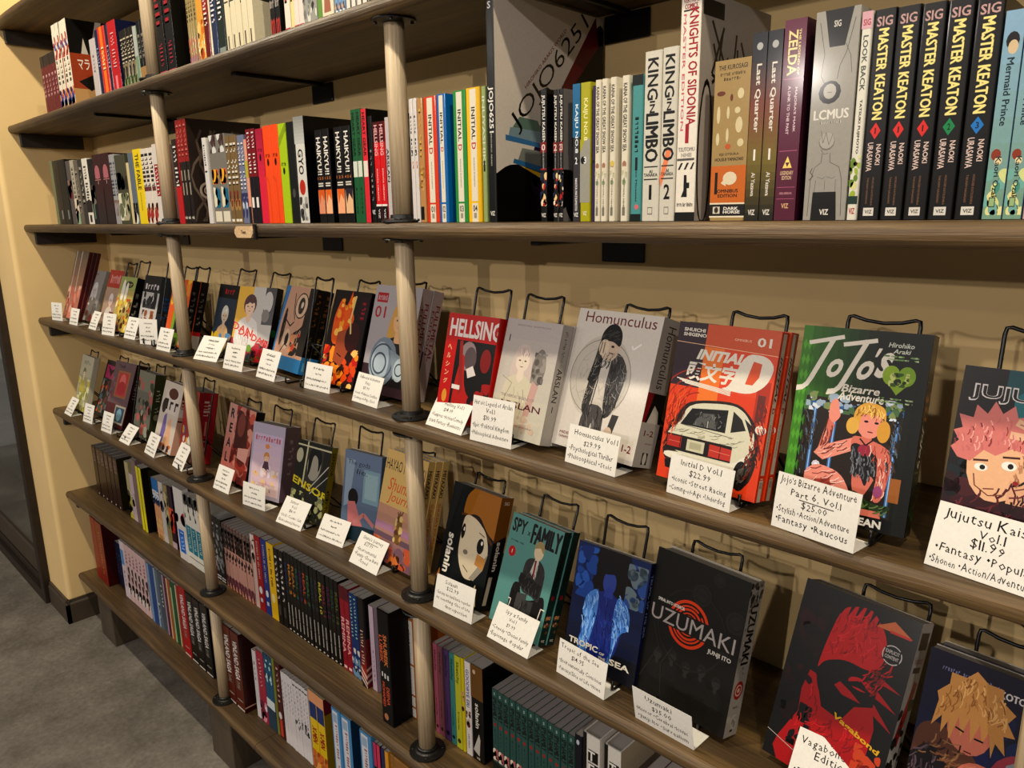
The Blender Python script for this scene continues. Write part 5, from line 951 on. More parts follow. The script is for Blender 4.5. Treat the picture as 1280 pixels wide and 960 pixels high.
def fP(f):
    f.rect(0,0,1,1,c_('1e241c')); f.grad(0,.6,.6,1,c_('4a8428'),c_('1e281c'),8,True); f.rect(0,0,.08,.6,c_('5c9c30')); f.grad(0,0,.08,1,c_('5c9c30'),c_('4c8828'),3)
    for j in range(12):
        for i in range(3): f.poly([(.01+.035*i,.02+.08*j),(.028+.035*i,.05+.08*j),(.046+.035*i,.02+.08*j),(.028+.035*i,-.01+.08*j)],c_('68ac3c') if i < 2 else c_('4c8c2c')); f.layer -= 1
    f.rect(.10,.07,.87,.635,c_('3a2e26')); 
    for xx in (.17,.34,.62,.82): f.rect(xx,.08,xx+.028,.60,c_('4a80b8')); f.rect(xx+.01,.08,xx+.018,.60,c_('a8c8e8'))
    f.rect(.10,.585,.87,.61,c_('3c70a8')); f.blobs(.10,.56,.87,.66,[c_('5c7c58'),c_('a8b8c8'),c_('8c9c68'),c_('283028'),c_('d8e0e8')],70,.035)
    for (u,v) in ((.25,.28),(.68,.50),(.76,.32),(.6,.2)): f.ell(u,v,.035,.035,c_('d8d4e0'),8); f.ell(u,v,.012,.012,c_('ffffff'),8)
    sk='d88474'; sk2='e8a090'
    f.poly([(.30,.62),(.36,.64),(.38,.58),(.40,.545),(.34,.50),(.30,.53)],c_(sk2)); f.poly([(.24,.34),(.30,.53),(.36,.5),(.32,.37)],c_(sk)); f.poly([(.22,.34),(.26,.38),(.52,.45),(.55,.39),(.3,.31)],c_(sk2))
    f.poly([(.5,.42),(.52,.47),(.78,.43),(.84,.37),(.8,.15),(.72,.14),(.74,.3),(.7,.22),(.62,.12),(.55,.2),(.55,.35)],c_(sk)); f.poly([(.5,.41),(.55,.43),(.72,.38),(.74,.24),(.68,.28),(.66,.2),(.6,.28),(.56,.24),(.54,.33)],c_('2c2a2c')); f.ell(.62,.395,.055,.05,c_('a83c58'))
    f.poly([(.18,.14),(.16,.24),(.26,.29),(.46,.26),(.56,.16),(.5,.1)],c_(sk2)); f.poly([(.2,.12),(.24,.2),(.38,.22),(.44,.1)],c_('b85c50')); f.poly([(.45,.1),(.56,.2),(.72,.13),(.88,.14),(.84,.1),(.6,.07)],c_('3c5430')); f.poly([(.62,.02),(.6,.1),(.8,.1),(.82,.0)],c_('e08c7c'))
    f.poly([(.58,.44),(.58,.50),(.66,.50),(.66,.44)],c_(sk)); f.ell(.63,.535,.10,.13,c_(sk2)); f.poly([(.50,.50),(.5,.6),(.6,.645),(.74,.62),(.75,.53),(.72,.585),(.64,.57),(.56,.58),(.55,.5)],c_('dcae54')); f.ell(.5,.51,.05,.07,c_('e0b860')); f.ell(.74,.5,.05,.09,c_('d8a84c'))
    f.ell(.6,.54,.018,.01,K,8); f.ell(.68,.538,.018,.01,K,8); f.line([(.62,.49),(.66,.488)],.01,c_('7a3430')); f.line([(.57,.45),(.62,.42),(.67,.45)],.012,K)
    f.poly([(.84,.16),(.84,.28),(.93,.28),(.92,.16)],c_('a87038'))
    [f.text(ch,uu,vv,ll,hh,WH,off=oo,shear=.5,res=3) for ch,uu,vv,ll,hh,oo in (('J',.135,.80,.30,.30,.0),('o',.295,.79,.13,.10,.03),('J',.40,.80,.30,.30,.0),('o',.535,.795,.13,.10,.03),("'",.62,.89,.05,.045,.02),('s',.675,.83,.14,.13,.03))]; f.line([(.06,.91),(.34,.955)],.035,WH); f.line([(.34,.915),(.60,.95)],.035,WH); f.text('Bizarre',.52,.695,.30,.04,WH,off=.02,shear=.2); f.text('Adventure',.53,.655,.36,.042,WH,off=.02,shear=.2)
    f.text('Hirohiko',.78,.935,.19,.024,c_('d8dcd0'),shear=.2); f.text('Araki',.79,.905,.13,.022,c_('d8dcd0'),shear=.2)
    for v in (.875,.86,.665,.648): f.blobs(.66,v,.93,v+.008,[c_('78a060'),c_('b8c8a0')],16,.02); 
    f.ell(.735,.785,.065,.08,c_('9cb83c')); f.ell(.85,.785,.065,.08,c_('8cac38')); f.poly([(.675,.775),(.91,.775),(.79,.69)],c_('98b43c')); f.blobs(.72,.73,.87,.8,[c_('4c6c28'),c_('d0d890'),c_('2c4418')],16,.03)
    f.rect(.1,0,.9,.068,c_('10120f')); f.text('STONE',.3,.036,.28,.04,c_('e4e2dc'),off=.04); f.text('OCEAN',.66,.036,.32,.04,c_('e4e2dc'),off=.04); f.rect(.92,0,1,1,c_('191d19'))
    f.hatch([(.24,.34),(.30,.53),(.36,.5),(.32,.37)],[c_('f4c0b0'),c_('8c3c34')],16,.07,1.2,.008); f.hatch([(.22,.34),(.26,.38),(.52,.45),(.55,.39),(.3,.31)],[c_('f4c8b8'),c_('8c3c34')],18,.09,.3,.008); f.hatch([(.5,.42),(.78,.43),(.84,.37),(.8,.15),(.72,.14),(.74,.3)],[c_('f8d0c4'),c_('8c3c34'),c_('c06050')],40,.08,1.3,.008)
    f.hatch([(.54,.24),(.5,.41),(.72,.38),(.74,.24)],[c_('6c7078'),c_('8c9098'),K],40,.08,1.4,.01); f.hatch([(.18,.14),(.16,.24),(.26,.29),(.46,.26),(.56,.16),(.5,.1)],[c_('f8d0c4'),c_('9c4c44')],26,.1,.2,.009); f.hatch([(.52,.56),(.5,.6),(.6,.645),(.74,.62),(.75,.54)],[c_('f0d080'),c_('a06c20')],34,.06,1.2,.008,.6)
    f.hatch([(.1,.08),(.1,.56),(.24,.56),(.22,.4),(.14,.3),(.15,.1)],[c_('5c4c40'),c_('241c18'),c_('6c7c8c')],50,.08,1.57,.008,.2); f.hatch([(.78,.3),(.78,.58),(.87,.58),(.87,.1),(.84,.3)],[c_('5c4c40'),c_('241c18'),c_('6c7c8c')],40,.08,1.57,.008,.2); f.hatch([(.45,.1),(.56,.2),(.72,.13),(.88,.14),(.84,.08)],[c_('7c9460'),c_('1c2c18')],26,.08,.4,.01); f.line([(.27,.38),(.30,.53)],.008,c_('6c2c28')); f.ell(.76,.2,.035,.05,c_('a85c88'),10)
def sP(f): f.rect(0,0,1,1,c_('161a15')); f.blobs(.3,.8,.95,.98,[c_('2c4424'),c_('4c6c38'),c_('1c281a')],20,.1); f.rect(.2,.58,.95,.72,c_('5a3c2c')); f.blobs(.2,.58,.95,.72,[c_('a8744c'),c_('3a2824'),c_('c89058')],12,.2); f.text("JoJo's",.55,.45,.22,.45,WH,rot=-90,shear=.3); f.blobs(.25,.04,.95,.3,[c_('2c5424'),c_('1c2a1a'),c_('4a7a34')],30,.1); f.rect(.1,.32,.95,.325,c_('5c8c48')); f.rect(.1,.77,.95,.775,c_('5c8c48'))
fbook(*BK['P'], .03, '191d19', fP, spine=sP, label='green black hardcover with big white brush title and seated figure', hard=True, spinebase='161a15')
def fQ(f):
    f.grad(0,0,1,1,c_('1c181c'),c_('241c24'),4); f.blobs(.3,.45,1,1,[c_('1c6068'),c_('2c8088'),c_('184850'),c_('1a2a30')],50,.14); f.blobs(0,0,.4,.5,[c_('2c1418'),c_('1c3034'),c_('14565c')],20,.12)
    f.rect(.5,0,1,.3,c_('2a1a20')); f.dx=-.19; f.dy=.04
    f.poly([(.19,-.04),(.2,.22),(.4,.36),(.8,.46),(1.2,.5),(1.2,-.04)],c_('4a1a24')); f.blobs(.1,0,1,.4,[c_('3c141c'),c_('5c2430'),c_('1c1a20')],24,.12); f.poly([(.3,0),(.4,.22),(1,.2),(1,0)],c_('22201f')); f.ell(.68,.16,.03,.03,c_('b09068')); f.ell(.86,.18,.03,.03,c_('b09068'))
    f.ell(.52,.46,.2,.28,c_('e8bf9c')); f.poly([(.25,.47),(.18,.52),(.24,.56),(.17,.61),(.25,.63),(.21,.7),(.31,.69),(.32,.76),(.40,.72),(.44,.79),(.50,.73),(.57,.78),(.60,.72),(.69,.74),(.70,.68),(.80,.68),(.78,.62),(.85,.58),(.79,.55),(.76,.48),(.70,.54),(.6,.56),(.5,.51),(.42,.53),(.34,.46)],c_('d88a84'),False); f.rect(.62,.36,.63,.361,c_('e0b494')); f.rect(.62,.28,.84,.4,c_('e0b494'))
    f.ell(.42,.44,.045,.03,c_('f0ece4')); f.ell(.6,.47,.05,.035,c_('f0ece4')); f.ell(.43,.44,.02,.02,K,8); f.ell(.61,.47,.02,.022,K,8); f.line([(.36,.47),(.46,.48)],.016,c_('5c2c28')); f.line([(.55,.51),(.66,.52)],.016,c_('5c2c28')); f.line([(.46,.33),(.53,.34)],.01,c_('8c4c40'))
    # open hand
    f.ell(.93,.6,.14,.17,c_('e8c2a4'))
    for (u1,v1) in ((.68,.8),(.6,.7),(.57,.63),(.88,.84)): f.line([(.9,.62),(u1,v1)],.055,c_('e8c2a4'))
    f.hatch([(.1,.02),(.1,.2),(.4,.34),(.8,.44),(.98,.46),(.98,.02)],[c_('6c2834'),c_('2c1016'),c_('7c3440')],90,.12,.9,.014,.8); f.hatch([(.22,.5),(.2,.6),(.36,.68),(.52,.72),(.68,.7),(.84,.56)],[c_('f0b4ac'),c_('9c4848'),c_('d08080')],60,.06,1.4,.01,.5); f.hatch([(.62,.36),(.66,.56),(.72,.5),(.7,.36)],[c_('c89878'),c_('b07c60')],14,.06,1.4,.01)
    f.line([(.38,.40),(.40,.34),(.50,.30),(.60,.32)],.008,c_('8c5440')); f.ell(.66,.39,.02,.018,c_('a03428'),8)
    for (u1,v1) in ((.70,.775),(.62,.69)): f.line([(.87,.65),(u1,v1)],.008,c_('a87c64'))
    f.dx=f.dy=0
    f.text('JUJUTSU',.46,.865,.80,.095,c_('e4dedc'),off=.035,res=3); f.text('JUJUTSU',.46,.865,.775,.08,c_('1c1618'),off=.005,res=3)
    f.text('KAISEN',.6,.1,.6,.08,c_('e4dedc'))
fbook(*BK['Q'], .016, '1c181c', fQ, label='dark teal book with pink haired figure raising an open hand')
# lower display row
def fa(f): f.rect(0,0,1,1,c_('a8a890')); f.rect(.0,.62,1,1,c_('b8b8a8')); f.blobs(0,0,1,.6,[c_('c8c060'),c_('8c9040'),c_('d8d8b8'),c_('9ca050')],40,.12); f.person(.4,.68,.24,c_('6c7c60'),c_('d8d0b8'),c_('b8b060')); letters(f,'SPRING',.5,.88,.5,.08,c_('8c9488'),0)
fbook(*BK['a'], .02, 'a8a890', fa, label='pale green and yellow book, leftmost on the lower display shelf', spinebase='c0bca8')
def fb(f): f.rect(0,0,1,1,c_('34302f')); f.rect(.1,.68,.9,.92,c_('b03c70')); f.poly([(.2,.9),(.5,.72),(.8,.9),(.5,.84)],c_('3c2030')); f.blobs(.05,.05,.95,.66,[c_('6c8088'),c_('2a2626'),c_('a89c90'),c_('8c3c48'),c_('d8702c'),c_('5c6c60')],70,.09)
fbook(*BK['b'], .02, '34302f', fb, label='dark crowded book with pink top panel on lower display shelf')
def fc(f): f.rect(0,0,1,1,c_('7c6468')); f.grad(0,.0,1,.35,c_('5c2420'),c_('6c3c40'),4); f.rect(.24,.45,.82,.86,c_('a87850')); f.rect(.3,.48,.76,.83,c_('c04c50')); f.ell(.53,.68,.15,.2,c_('d87c74')); f.ell(.53,.6,.2,.15,c_('b84048')); f.blobs(0,.4,.22,.75,[c_('985060'),c_('8c7478')],10,.08); f.rect(.46,.06,.96,.34,c_('b0a89c')); f.rect(.5,.09,.92,.31,c_('4c6070')); f.ell(.7,.2,.12,.14,c_('88a8b8')); letters(f,'NANA',.35,.93,.3,.05,c_('4c4050'),0)
fbook(*BK['c'], .05, '5c2c2c', fc, spine=lambda f: (f.rect(0,0,1,1,c_('33191a')), letters(f,'Monster',.5,.62,.3,.6,c_('98888a'),-90)), label='grey mauve boxed book with red framed portrait and maroon spine', spinebase='33191a', hard=True)
def fd(f): f.rect(0,0,1,1,c_('7c7c70')); f.rect(0,.7,1,1,c_('8c8c7c')); f.blobs(0,0,1,.9,[c_('4c5038'),c_('a8a898'),c_('b87068'),c_('2c2c20')],46,.12)
fbook(*BK['d'], .035, '4c5030', fd, spine=lambda f: (f.rect(0,0,1,1,c_('474b2e')), letters(f,'MADE IN',.5,.6,.35,.4,c_('b0b098'),-90), f.ell(.5,.36,.25,.3,c_('8c8c70'))), label='book with broad olive green spine and grey green cover', spinebase='474b2e')
def fe(f):
    f.rect(0,0,1,1,c_('d4cbc0')); f.rect(.2,.55,.85,.88,c_('dcd4cc')); f.ell(.55,.84,.25,.12,c_('6c4034')); letters(f,'GOM',.55,.68,.8,.16,K,0); f.ell(.2,.64,.12,.16,c_('3c2c2c')); f.poly([(.25,.1),(.3,.5),(.42,.55),(.5,.3),(.4,.05)],c_('8878b0')); f.poly([(.5,.05),(.55,.45),(.7,.5),(.85,.1)],c_('e0b898')); f.blobs(.1,0,.95,.12,[c_('4c3c50'),c_('d88838'),c_('e8d8c8')],14,.08)
fbook(*BK['e'], .024, 'd4cbc0', fe, spine=lambda f: (f.rect(0,0,1,1,c_('c8a490')), f.rect(0,.8,1,1,c_('6c4438')), f.rect(0,.55,1,.68,c_('d8d0c8')), letters(f,'GOM',.5,.72,.12,.7,K,-90), f.rect(0,.48,1,.5,K)), label='white book with inked blob letters and violet leg figure', copies=1, spinebase='c8a490')
def ff_(f): f.rect(0,0,1,1,c_('a83838')); f.blobs(.1,0,.9,.45,[c_('d8a840'),c_('c8c0c8'),c_('5868a0'),c_('e0d8d0')],24,.14)
fbook(*BK['f'], .055, 'a82c34', ff_, spine=lambda f: (f.rect(0,0,1,1,c_('a42834')), letters(f,'Tokyo',.5,.78,.22,.4,c_('e0c8c0'),-90), f.rect(.45,.4,.55,.6,c_('c89088')), f.ell(.5,.2,.12,.14,c_('d8b0a8'))), label='thick crimson red book partly behind the left post', spinebase='a42834')
def fg(f):
    f.rect(0,0,1,1,c_('c8887c')); f.grad(0,0,.3,1,c_('c87868'),c_('d0a8a0'),5); f.blobs(.3,0,1,1,[c_('a8483c'),c_('7c3028'),c_('d8a090'),c_('8c4038'),c_('c86c5c')],60,.13); f.poly([(.36,.42),(.34,.95),(.75,.88),(.85,.5)],c_('5c2c28')); f.ell(.55,.76,.14,.2,c_('8c5044')); f.poly([(.55,.45),(.95,.5),(.9,.3),(.55,.32)],c_('e0b0a4'))
    for j, ch in enumerate('REAL'): f.text(ch,.17,.87-j*.20,.17,.13,K,off=.03)
fbook(*BK['g'], .026, 'c8887c', fg, spine=lambda f: (f.rect(0,0,1,1,c_('131212')), f.text('REAL 1',.5,.3,.3,.5,c_('b8b0a8'),rot=-90)), label='mottled pink red book with black vertical block title', spinebase='131212')
def fh(f):
    f.rect(0,0,1,1,c_('b8b0c0')); f.grad(.06,.05,.94,.86,c_('e0c8c8'),c_('c8b8d0'),6); letters(f,'SailorMoon',.5,.8,.8,.07,c_('c87c88'),0); f.person(.5,.55,.18,c_('c89858'),c_('e8c8b0'),c_('e0d8dc')); f.poly([(.38,.38),(.62,.38),(.56,.5),(.44,.5)],c_('6c4c60')); f.poly([(.46,.38),(.44,.12),(.48,.12),(.5,.38)],c_('d8b0a8')); f.poly([(.52,.38),(.54,.14),(.57,.14),(.56,.38)],c_('d8a0a0')); f.blobs(.1,.08,.9,.4,[c_('e8d8d0'),c_('d8c0c8'),c_('e8c890')],30,.07); f.ell(.5,.7,.07,.05,c_('d89858'))
fbook(*BK['h'], .05, 'b8b0c0', fh, spine=lambda f: (f.rect(0,0,1,1,c_('7c6870')), letters(f,'naoko',.5,.6,.5,.3,c_('a8989c'),-90)), label='thick lilac book with pale winged figure and pink title', spinebase='7c6870')
def fi(f):
    f.rect(0,0,1,1,c_('2c2b22')); f.rect(.32,.45,.8,.95,c_('45443a')); f.ell(.56,.72,.2,.3,c_('a8a498')); f.poly([(.4,.55),(.36,.9),(.6,.98),(.78,.85),(.7,.6),(.66,.82),(.5,.86),(.46,.6)],K); f.rect(.28,.4,.32,1,c_('c8c4a8')); f.rect(0,.93,1,.95,c_('c8c4a8')); f.line([(.5,.4),(.98,.75)],.02,c_('c8c8c0')); f.line([(.55,.35),(1,.62)],.015,c_('c8c8c0'))
    f.blobs(0,0,1,.35,[c_('7c7c5c'),c_('3c3c2c'),c_('a0a078'),c_('24241c')],80,.07); f.ell(.1,.8,.1,.14,c_('b8b49c')); f.text('SENSOR',.46,.43,.9,.14,c_('d4c428'),rot=-10,off=.03)
fbook(*BK['i'], .018, '2c2b22', fi, spine=lambda f: (f.rect(0,0,1,1,c_('8c8020')), f.text('SENSOR',.5,.78,.3,.5,K,rot=-90), letters(f,'JUNJI ITO',.5,.3,.3,.5,K,-90)), label='black and grey book with slanted bright yellow title', spinebase='8c8020')
def fj(f):
    f.grad(0,0,1,1,c_('68788c'),c_('7c8ca4'),5); f.rect(0,0,1,.18,c_('2c4450')); f.rect(.55,.45,.98,.82,c_('8ca8b4')); f.rect(.6,.5,.93,.78,c_('a0b8c0')); f.poly([(.05,.9),(.3,.9),(.2,.4),(.05,.35)],c_('98a8b8')); f.ell(.3,.48,.14,.17,c_('1c1816')); f.poly([(.2,.15),(.16,.42),(.36,.44),(.5,.28),(.6,.18)],c_('c88484')); f.line([(.36,.2),(.62,.32),(.9,.22)],.08,c_('c88c88')); f.text('The gods',.4,.86,.6,.07,c_('2a3038'),off=-.005,shear=.1); f.text('lie.',.5,.78,.3,.06,c_('2a3038'),off=-.005,shear=.1)
fbook(*BK['j'], .022, '68788c', fj, label='blue grey book with dark haired seated figure')
def fk(f):
    f.rect(0,0,1,1,c_('d8bc80')); f.grad(0,0,1,.5,c_('8c6878'),c_('c8a088'),6); f.rect(0,.28,1,.34,c_('b088a0')); f.rect(0,.2,1,.25,c_('7c6470')); f.blobs(0,0,1,.2,[c_('c86c48'),c_('5c4c3c'),c_('d8884c'),c_('8c6c78')],26,.1); f.text('HAYAO MIYAZAKI',.5,.87,.94,.1,c_('1c2438'),off=.01); f.text("Shuna's",.48,.70,.66,.12,c_('d8682c'),off=0,shear=.3); f.text('Journey',.55,.575,.74,.12,c_('d8682c'),off=0,shear=.3)
    f.poly([(.5,.2),(.47,.38),(.55,.5),(.64,.42),(.66,.2)],c_('8c6c40')); f.line([(.5,.48),(.56,.4),(.62,.5)],.02,c_('6c4c2c')); f.blobs(.47,.2,.67,.46,[c_('c8a060'),c_('6c4c30'),c_('d8c088')],14,.05)
fbook(*BK['k'], .016, 'd8bc80', fk, spine=lambda f: (f.rect(0,0,1,1,c_('d0b478')), f.text('MIYAZAKI',.5,.8,.24,.55,c_('1c2438'),rot=-90,off=.02), f.text("SHUNA'S JOURNEY",.5,.4,.45,.55,c_('c8602c'),rot=-90,off=.02)), label='tall cream book with orange script title behind the middle post', copies=2, copylabel=['first copy behind the tall cream book with orange script title','hindmost copy of the tall cream book with orange script title'], spinebase='d0b478', hard=True)
def fl(f):
    f.rect(0,0,1,1,c_('182022')); f.poly([(.3,.72),(.32,.92),(.45,1),(1,1),(1,.62),(.85,.66),(.62,.8)],c_('a87428')); f.line([(.28,.74),(.34,.75),(.6,.74),(.8,.66),(.98,.58)],.035,c_('6c4418'))
    f.poly([(.34,.42),(.34,.72),(.42,.76),(.62,.74),(.84,.66),(.95,.5),(.9,.34),(.76,.22),(.56,.2),(.42,.3)],c_('d8ccb4')); f.poly([(.66,.22),(.95,.5),(.9,.34),(.76,.22)],c_('a8a090'))
    f.ell(.38,.6,.04,.11,K); f.ell(.39,.62,.014,.03,WH); f.ell(.77,.53,.07,.11,K); f.ell(.79,.56,.02,.03,WH); f.ell(.5,.43,.05,.035,c_('8c8478')); f.poly([(.72,.36),(.74,.46),(.92,.44),(.9,.34)],c_('c89858')); f.line([(.5,.31),(.62,.27)],.012,K); f.line([(.7,.64),(.82,.62)],.012,c_('4c3828'))
    f.poly([(.82,.2),(.9,.02),(.75,.0),(.7,.04)],c_('d0c4a4')); f.line([(.86,.2),(.78,.03)],.02,K); f.text('solanin',.17,.36,.36,.15,WH,rot=-90,off=.03); f.poly([(.0,.12),(.04,.2),(.08,.1)],c_('c88848'))
def sl(f): f.rect(0,0,1,1,c_('16191a')); f.rect(0,.7,1,1,c_('8c5c1e')); f.poly([(0,.6),(0,.7),(1,.7),(1,.66)],c_('8c5c1e')); f.text('SIG',.5,.95,.4,.03,c_('e0d8c8')); f.text('solanin',.5,.48,.26,.36,WH,rot=-90,off=.03); f.poly([(.1,.05),(.2,.3),(.5,.3),(.4,.05)],c_('b8b0a0'))
fbook(*BK['l'], .032, '182022', fl, spine=sl, label='black book with ochre hat and big white face with plaster', spinebase='16191a')
def fm(f):
    f.rect(0,0,1,1,c_('6c9c96')); f.text('SPY',.18,.90,.28,.13,K,off=.03); f.text('x',.38,.865,.06,.035,K); f.text('FAMILY',.71,.88,.54,.17,K,off=.03); f.ell(.14,.66,.07,.075,c_('b82028')); f.text('1',.14,.66,.03,.035,WH); letters(f,'TATSUYA ENDO',.2,.76,.26,.015,c_('2c4c4c'),0)
    f.poly([(.3,.08),(.28,.4),(.42,.44),(.5,.3),(.7,.32),(.9,.42),(.96,.3),(.9,.0),(.4,.0)],c_('231e1e')); f.poly([(.44,.36),(.42,.62),(.52,.68),(.72,.68),(.84,.6),(.84,.32),(.7,.36)],c_('434241')); f.poly([(.56,.55),(.6,.68),(.68,.68),(.68,.5)],c_('c8c4bc')); f.line([(.62,.67),(.63,.52)],.03,c_('8c2024')); f.poly([(.4,.02),(.42,.34),(.6,.36),(.62,.1),(.54,.02)],c_('565553')); f.poly([(.5,.1),(.56,.3),(.74,.32),(.72,.08)],c_('4a4948')); f.poly([(.38,.46),(.4,.52),(.82,.48),(.8,.36),(.42,.40)],c_('2a2626')); f.ell(.64,.75,.09,.12,c_('d8c8ac')); f.poly([(.54,.76),(.56,.83),(.68,.85),(.74,.78),(.72,.74),(.66,.79),(.58,.77)],c_('a89870'))
    f.hatch([(.44,.36),(.42,.62),(.52,.68),(.72,.68),(.84,.6),(.84,.32)],[c_('5c5b5a'),c_('2c2b2a')],50,.09,1.3,.008,.4); f.hatch([(.3,.08),(.28,.4),(.42,.42),(.42,.1)],[c_('3c3636'),K],20,.1,1.5,.01); f.hatch([(.42,.04),(.44,.32),(.7,.3),(.7,.1)],[c_('6c6b69'),c_('2c2b2a')],30,.1,1.2,.01,.4)
    f.line([(.28,.26),(.33,.26),(.28,.04)],.014,WH); f.line([(.97,.3),(.9,.3),(.85,.06)],.014,WH)
def sm(f): f.rect(0,0,1,1,c_('23403c')); f.text('SPYxFAMILY',.5,.66,.3,.5,c_('0e1413'),rot=-90,off=.02); f.ell(.5,.42,.2,.24,c_('a82430')); f.blobs(.1,.1,.9,.26,[c_('c8a068'),c_('c88878'),c_('7c5c40')],12,.2); f.text('VIZ',.5,.04,.5,.02,WH)
fbook(*BK['m'], .018, '6c9c96', fm, spine=sm, label='teal book with suited person reading in an armchair', copies=1, spinebase='23403c')
def fn(f):
    f.grad(0,0,1,1,c_('151a30'),c_('20386c'),6); f.rect(0,0,1,.2,c_('1a1c28')); f.ell(.52,.82,.28,.4,c_('1a1418')); f.blobs(.02,.55,.3,.98,[c_('2c58a0'),c_('204080'),c_('3c6cb8')],20,.1); f.blobs(.72,.6,.98,.95,[c_('5c7080'),c_('788890'),c_('3c60a0')],20,.1)
    f.poly([(.2,.06),(.24,.4),(.3,.62),(.5,.68),(.68,.62),(.76,.4),(.66,.1)],c_('283c88')); f.ell(.5,.74,.09,.14,c_('4458a0')); f.poly([(.38,.8),(.4,.9),(.6,.9),(.62,.78),(.56,.82),(.46,.8)],c_('181420')); f.poly([(.44,.62),(.46,.7),(.56,.7),(.57,.62)],c_('3c50a0'))
    f.poly([(.18,.42),(.2,.58),(.36,.68),(.4,.5),(.3,.1),(.16,.14),(.24,.4)],c_('5c90d0')); f.poly([(.84,.42),(.82,.58),(.64,.68),(.6,.5),(.66,.08),(.56,.04),(.72,.38)],c_('5488cc')); f.line([(.34,.6),(.26,.3),(.22,.12)],.02,c_('8cb8e8')); f.line([(.7,.6),(.68,.3),(.62,.08)],.02,c_('8cb8e8')); f.line([(.5,.52),(.52,.4),(.5,.3)],.008,K)
    f.hatch([(.18,.42),(.2,.58),(.36,.68),(.4,.5),(.3,.1),(.16,.14)],[c_('9cc4f0'),c_('3c68b0'),c_('78a8e0')],60,.12,1.4,.012,.3); f.hatch([(.84,.42),(.82,.58),(.64,.68),(.6,.5),(.66,.08),(.72,.38)],[c_('9cc4f0'),c_('3c68b0'),c_('78a8e0')],60,.12,1.7,.012,.3); f.hatch([(.24,.1),(.26,.4),(.5,.66),(.74,.4),(.66,.1)],[c_('1c2c6c'),c_('3c50a0')],50,.1,1.5,.014,.4)
    f.text('TROPIC',.26,.175,.42,.05,WH,off=.03); f.text('OF',.53,.16,.07,.02,WH,off=.02); f.text('THE',.54,.125,.1,.02,WH,off=.02); f.text('SEA',.78,.13,.28,.05,WH,off=.03)
fbook(*BK['n'], .015, '16306c', fn, spine=lambda f: (f.rect(0,0,1,1,c_('141c50')), f.text('TROPIC OF THE SEA',.5,.66,.5,.5,c_('8ca0d0'),rot=-90)), label='deep blue book with figure in open light blue shirt', spinebase='141c50')
def fo(f):
    f.rect(0,0,1,1,c_('24221f')); R = f.R
    for j in range(5): f.person(.2+.16*j,.30+.03*(j%2),.10,c_('2f2d2b'),c_('3c3a38'),c_('2b2927'),dark=c_('24221f'))
    for (u,v,r) in ((.55,.80,.1),(.92,.72,.1),(.7,.94,.06),(.86,.5,.07)): f.ell(u,v,r,r,c_('32302e'),16); f.ring(u,v,r*.7,.01,c_('24221f'))
    f.ring(.5,.55,.36,.02,c_('2e2c2a')); f.line([(.04,.1),(.2,.35),(.1,.5)],.01,c_('3a3836')); f.line([(.3,.05),(.25,.25),(.35,.4)],.01,c_('3a3836'))
    for r, t_, a0, a1 in ((.205,.028,.2,5.9),(.165,.016,1,7),(.135,.02,.6,6.4),(.10,.012,0,5.6),(.07,.02,.5,6)): f.ring(.46,.58,r,t_,c_('d8501c'),a0,a1,32)
    f.rect(.02,.515,.98,.635,c_('24221f')); f.text('UZUMAKI',.5,.573,.9,.10,c_('b0a8a4'),off=.01,res=3); f.text('SPIRAL INTO HORROR',.25,.665,.3,.022,c_('d8d4cc'),off=.03); f.text('JUNJI ITO',.82,.475,.24,.036,c_('d8d4cc'),off=.02)
def so(f): f.rect(0,0,1,1,c_('a8a49c')); f.blobs(0,.84,1,1,[c_('5c5854'),c_('8c8880'),c_('3c3a38')],24,.16); f.text('UZUMAKI',.52,.66,.38,.55,K,rot=-90,off=.02); f.blobs(0,.4,1,.9,[c_('8c8880'),c_('b8b4ac')],20,.12); f.layer += 3; f.text('UZUMAKI',.52,.66,.38,.55,K,rot=-90,off=.02); f.ell(.5,.30,.34,.4,c_('a83028')); f.ring(.5,.30,.22,.07,c_('c8b0a4')); f.ell(.5,.3,.1,.1,c_('c8b0a4')); letters(f,'JUNJI',.5,.19,.4,.012,c_('4c4844'),0); f.blobs(0,.02,1,.14,[c_('98948c'),c_('b8b4ac')],6,.2); f.rect(.4,.03,.6,.045,K)
fbook(*BK['o'], .034, '24221f', fo, spine=so, label='charcoal hardcover with orange spiral rings and grey title', hard=True, spinebase='a8a49c')
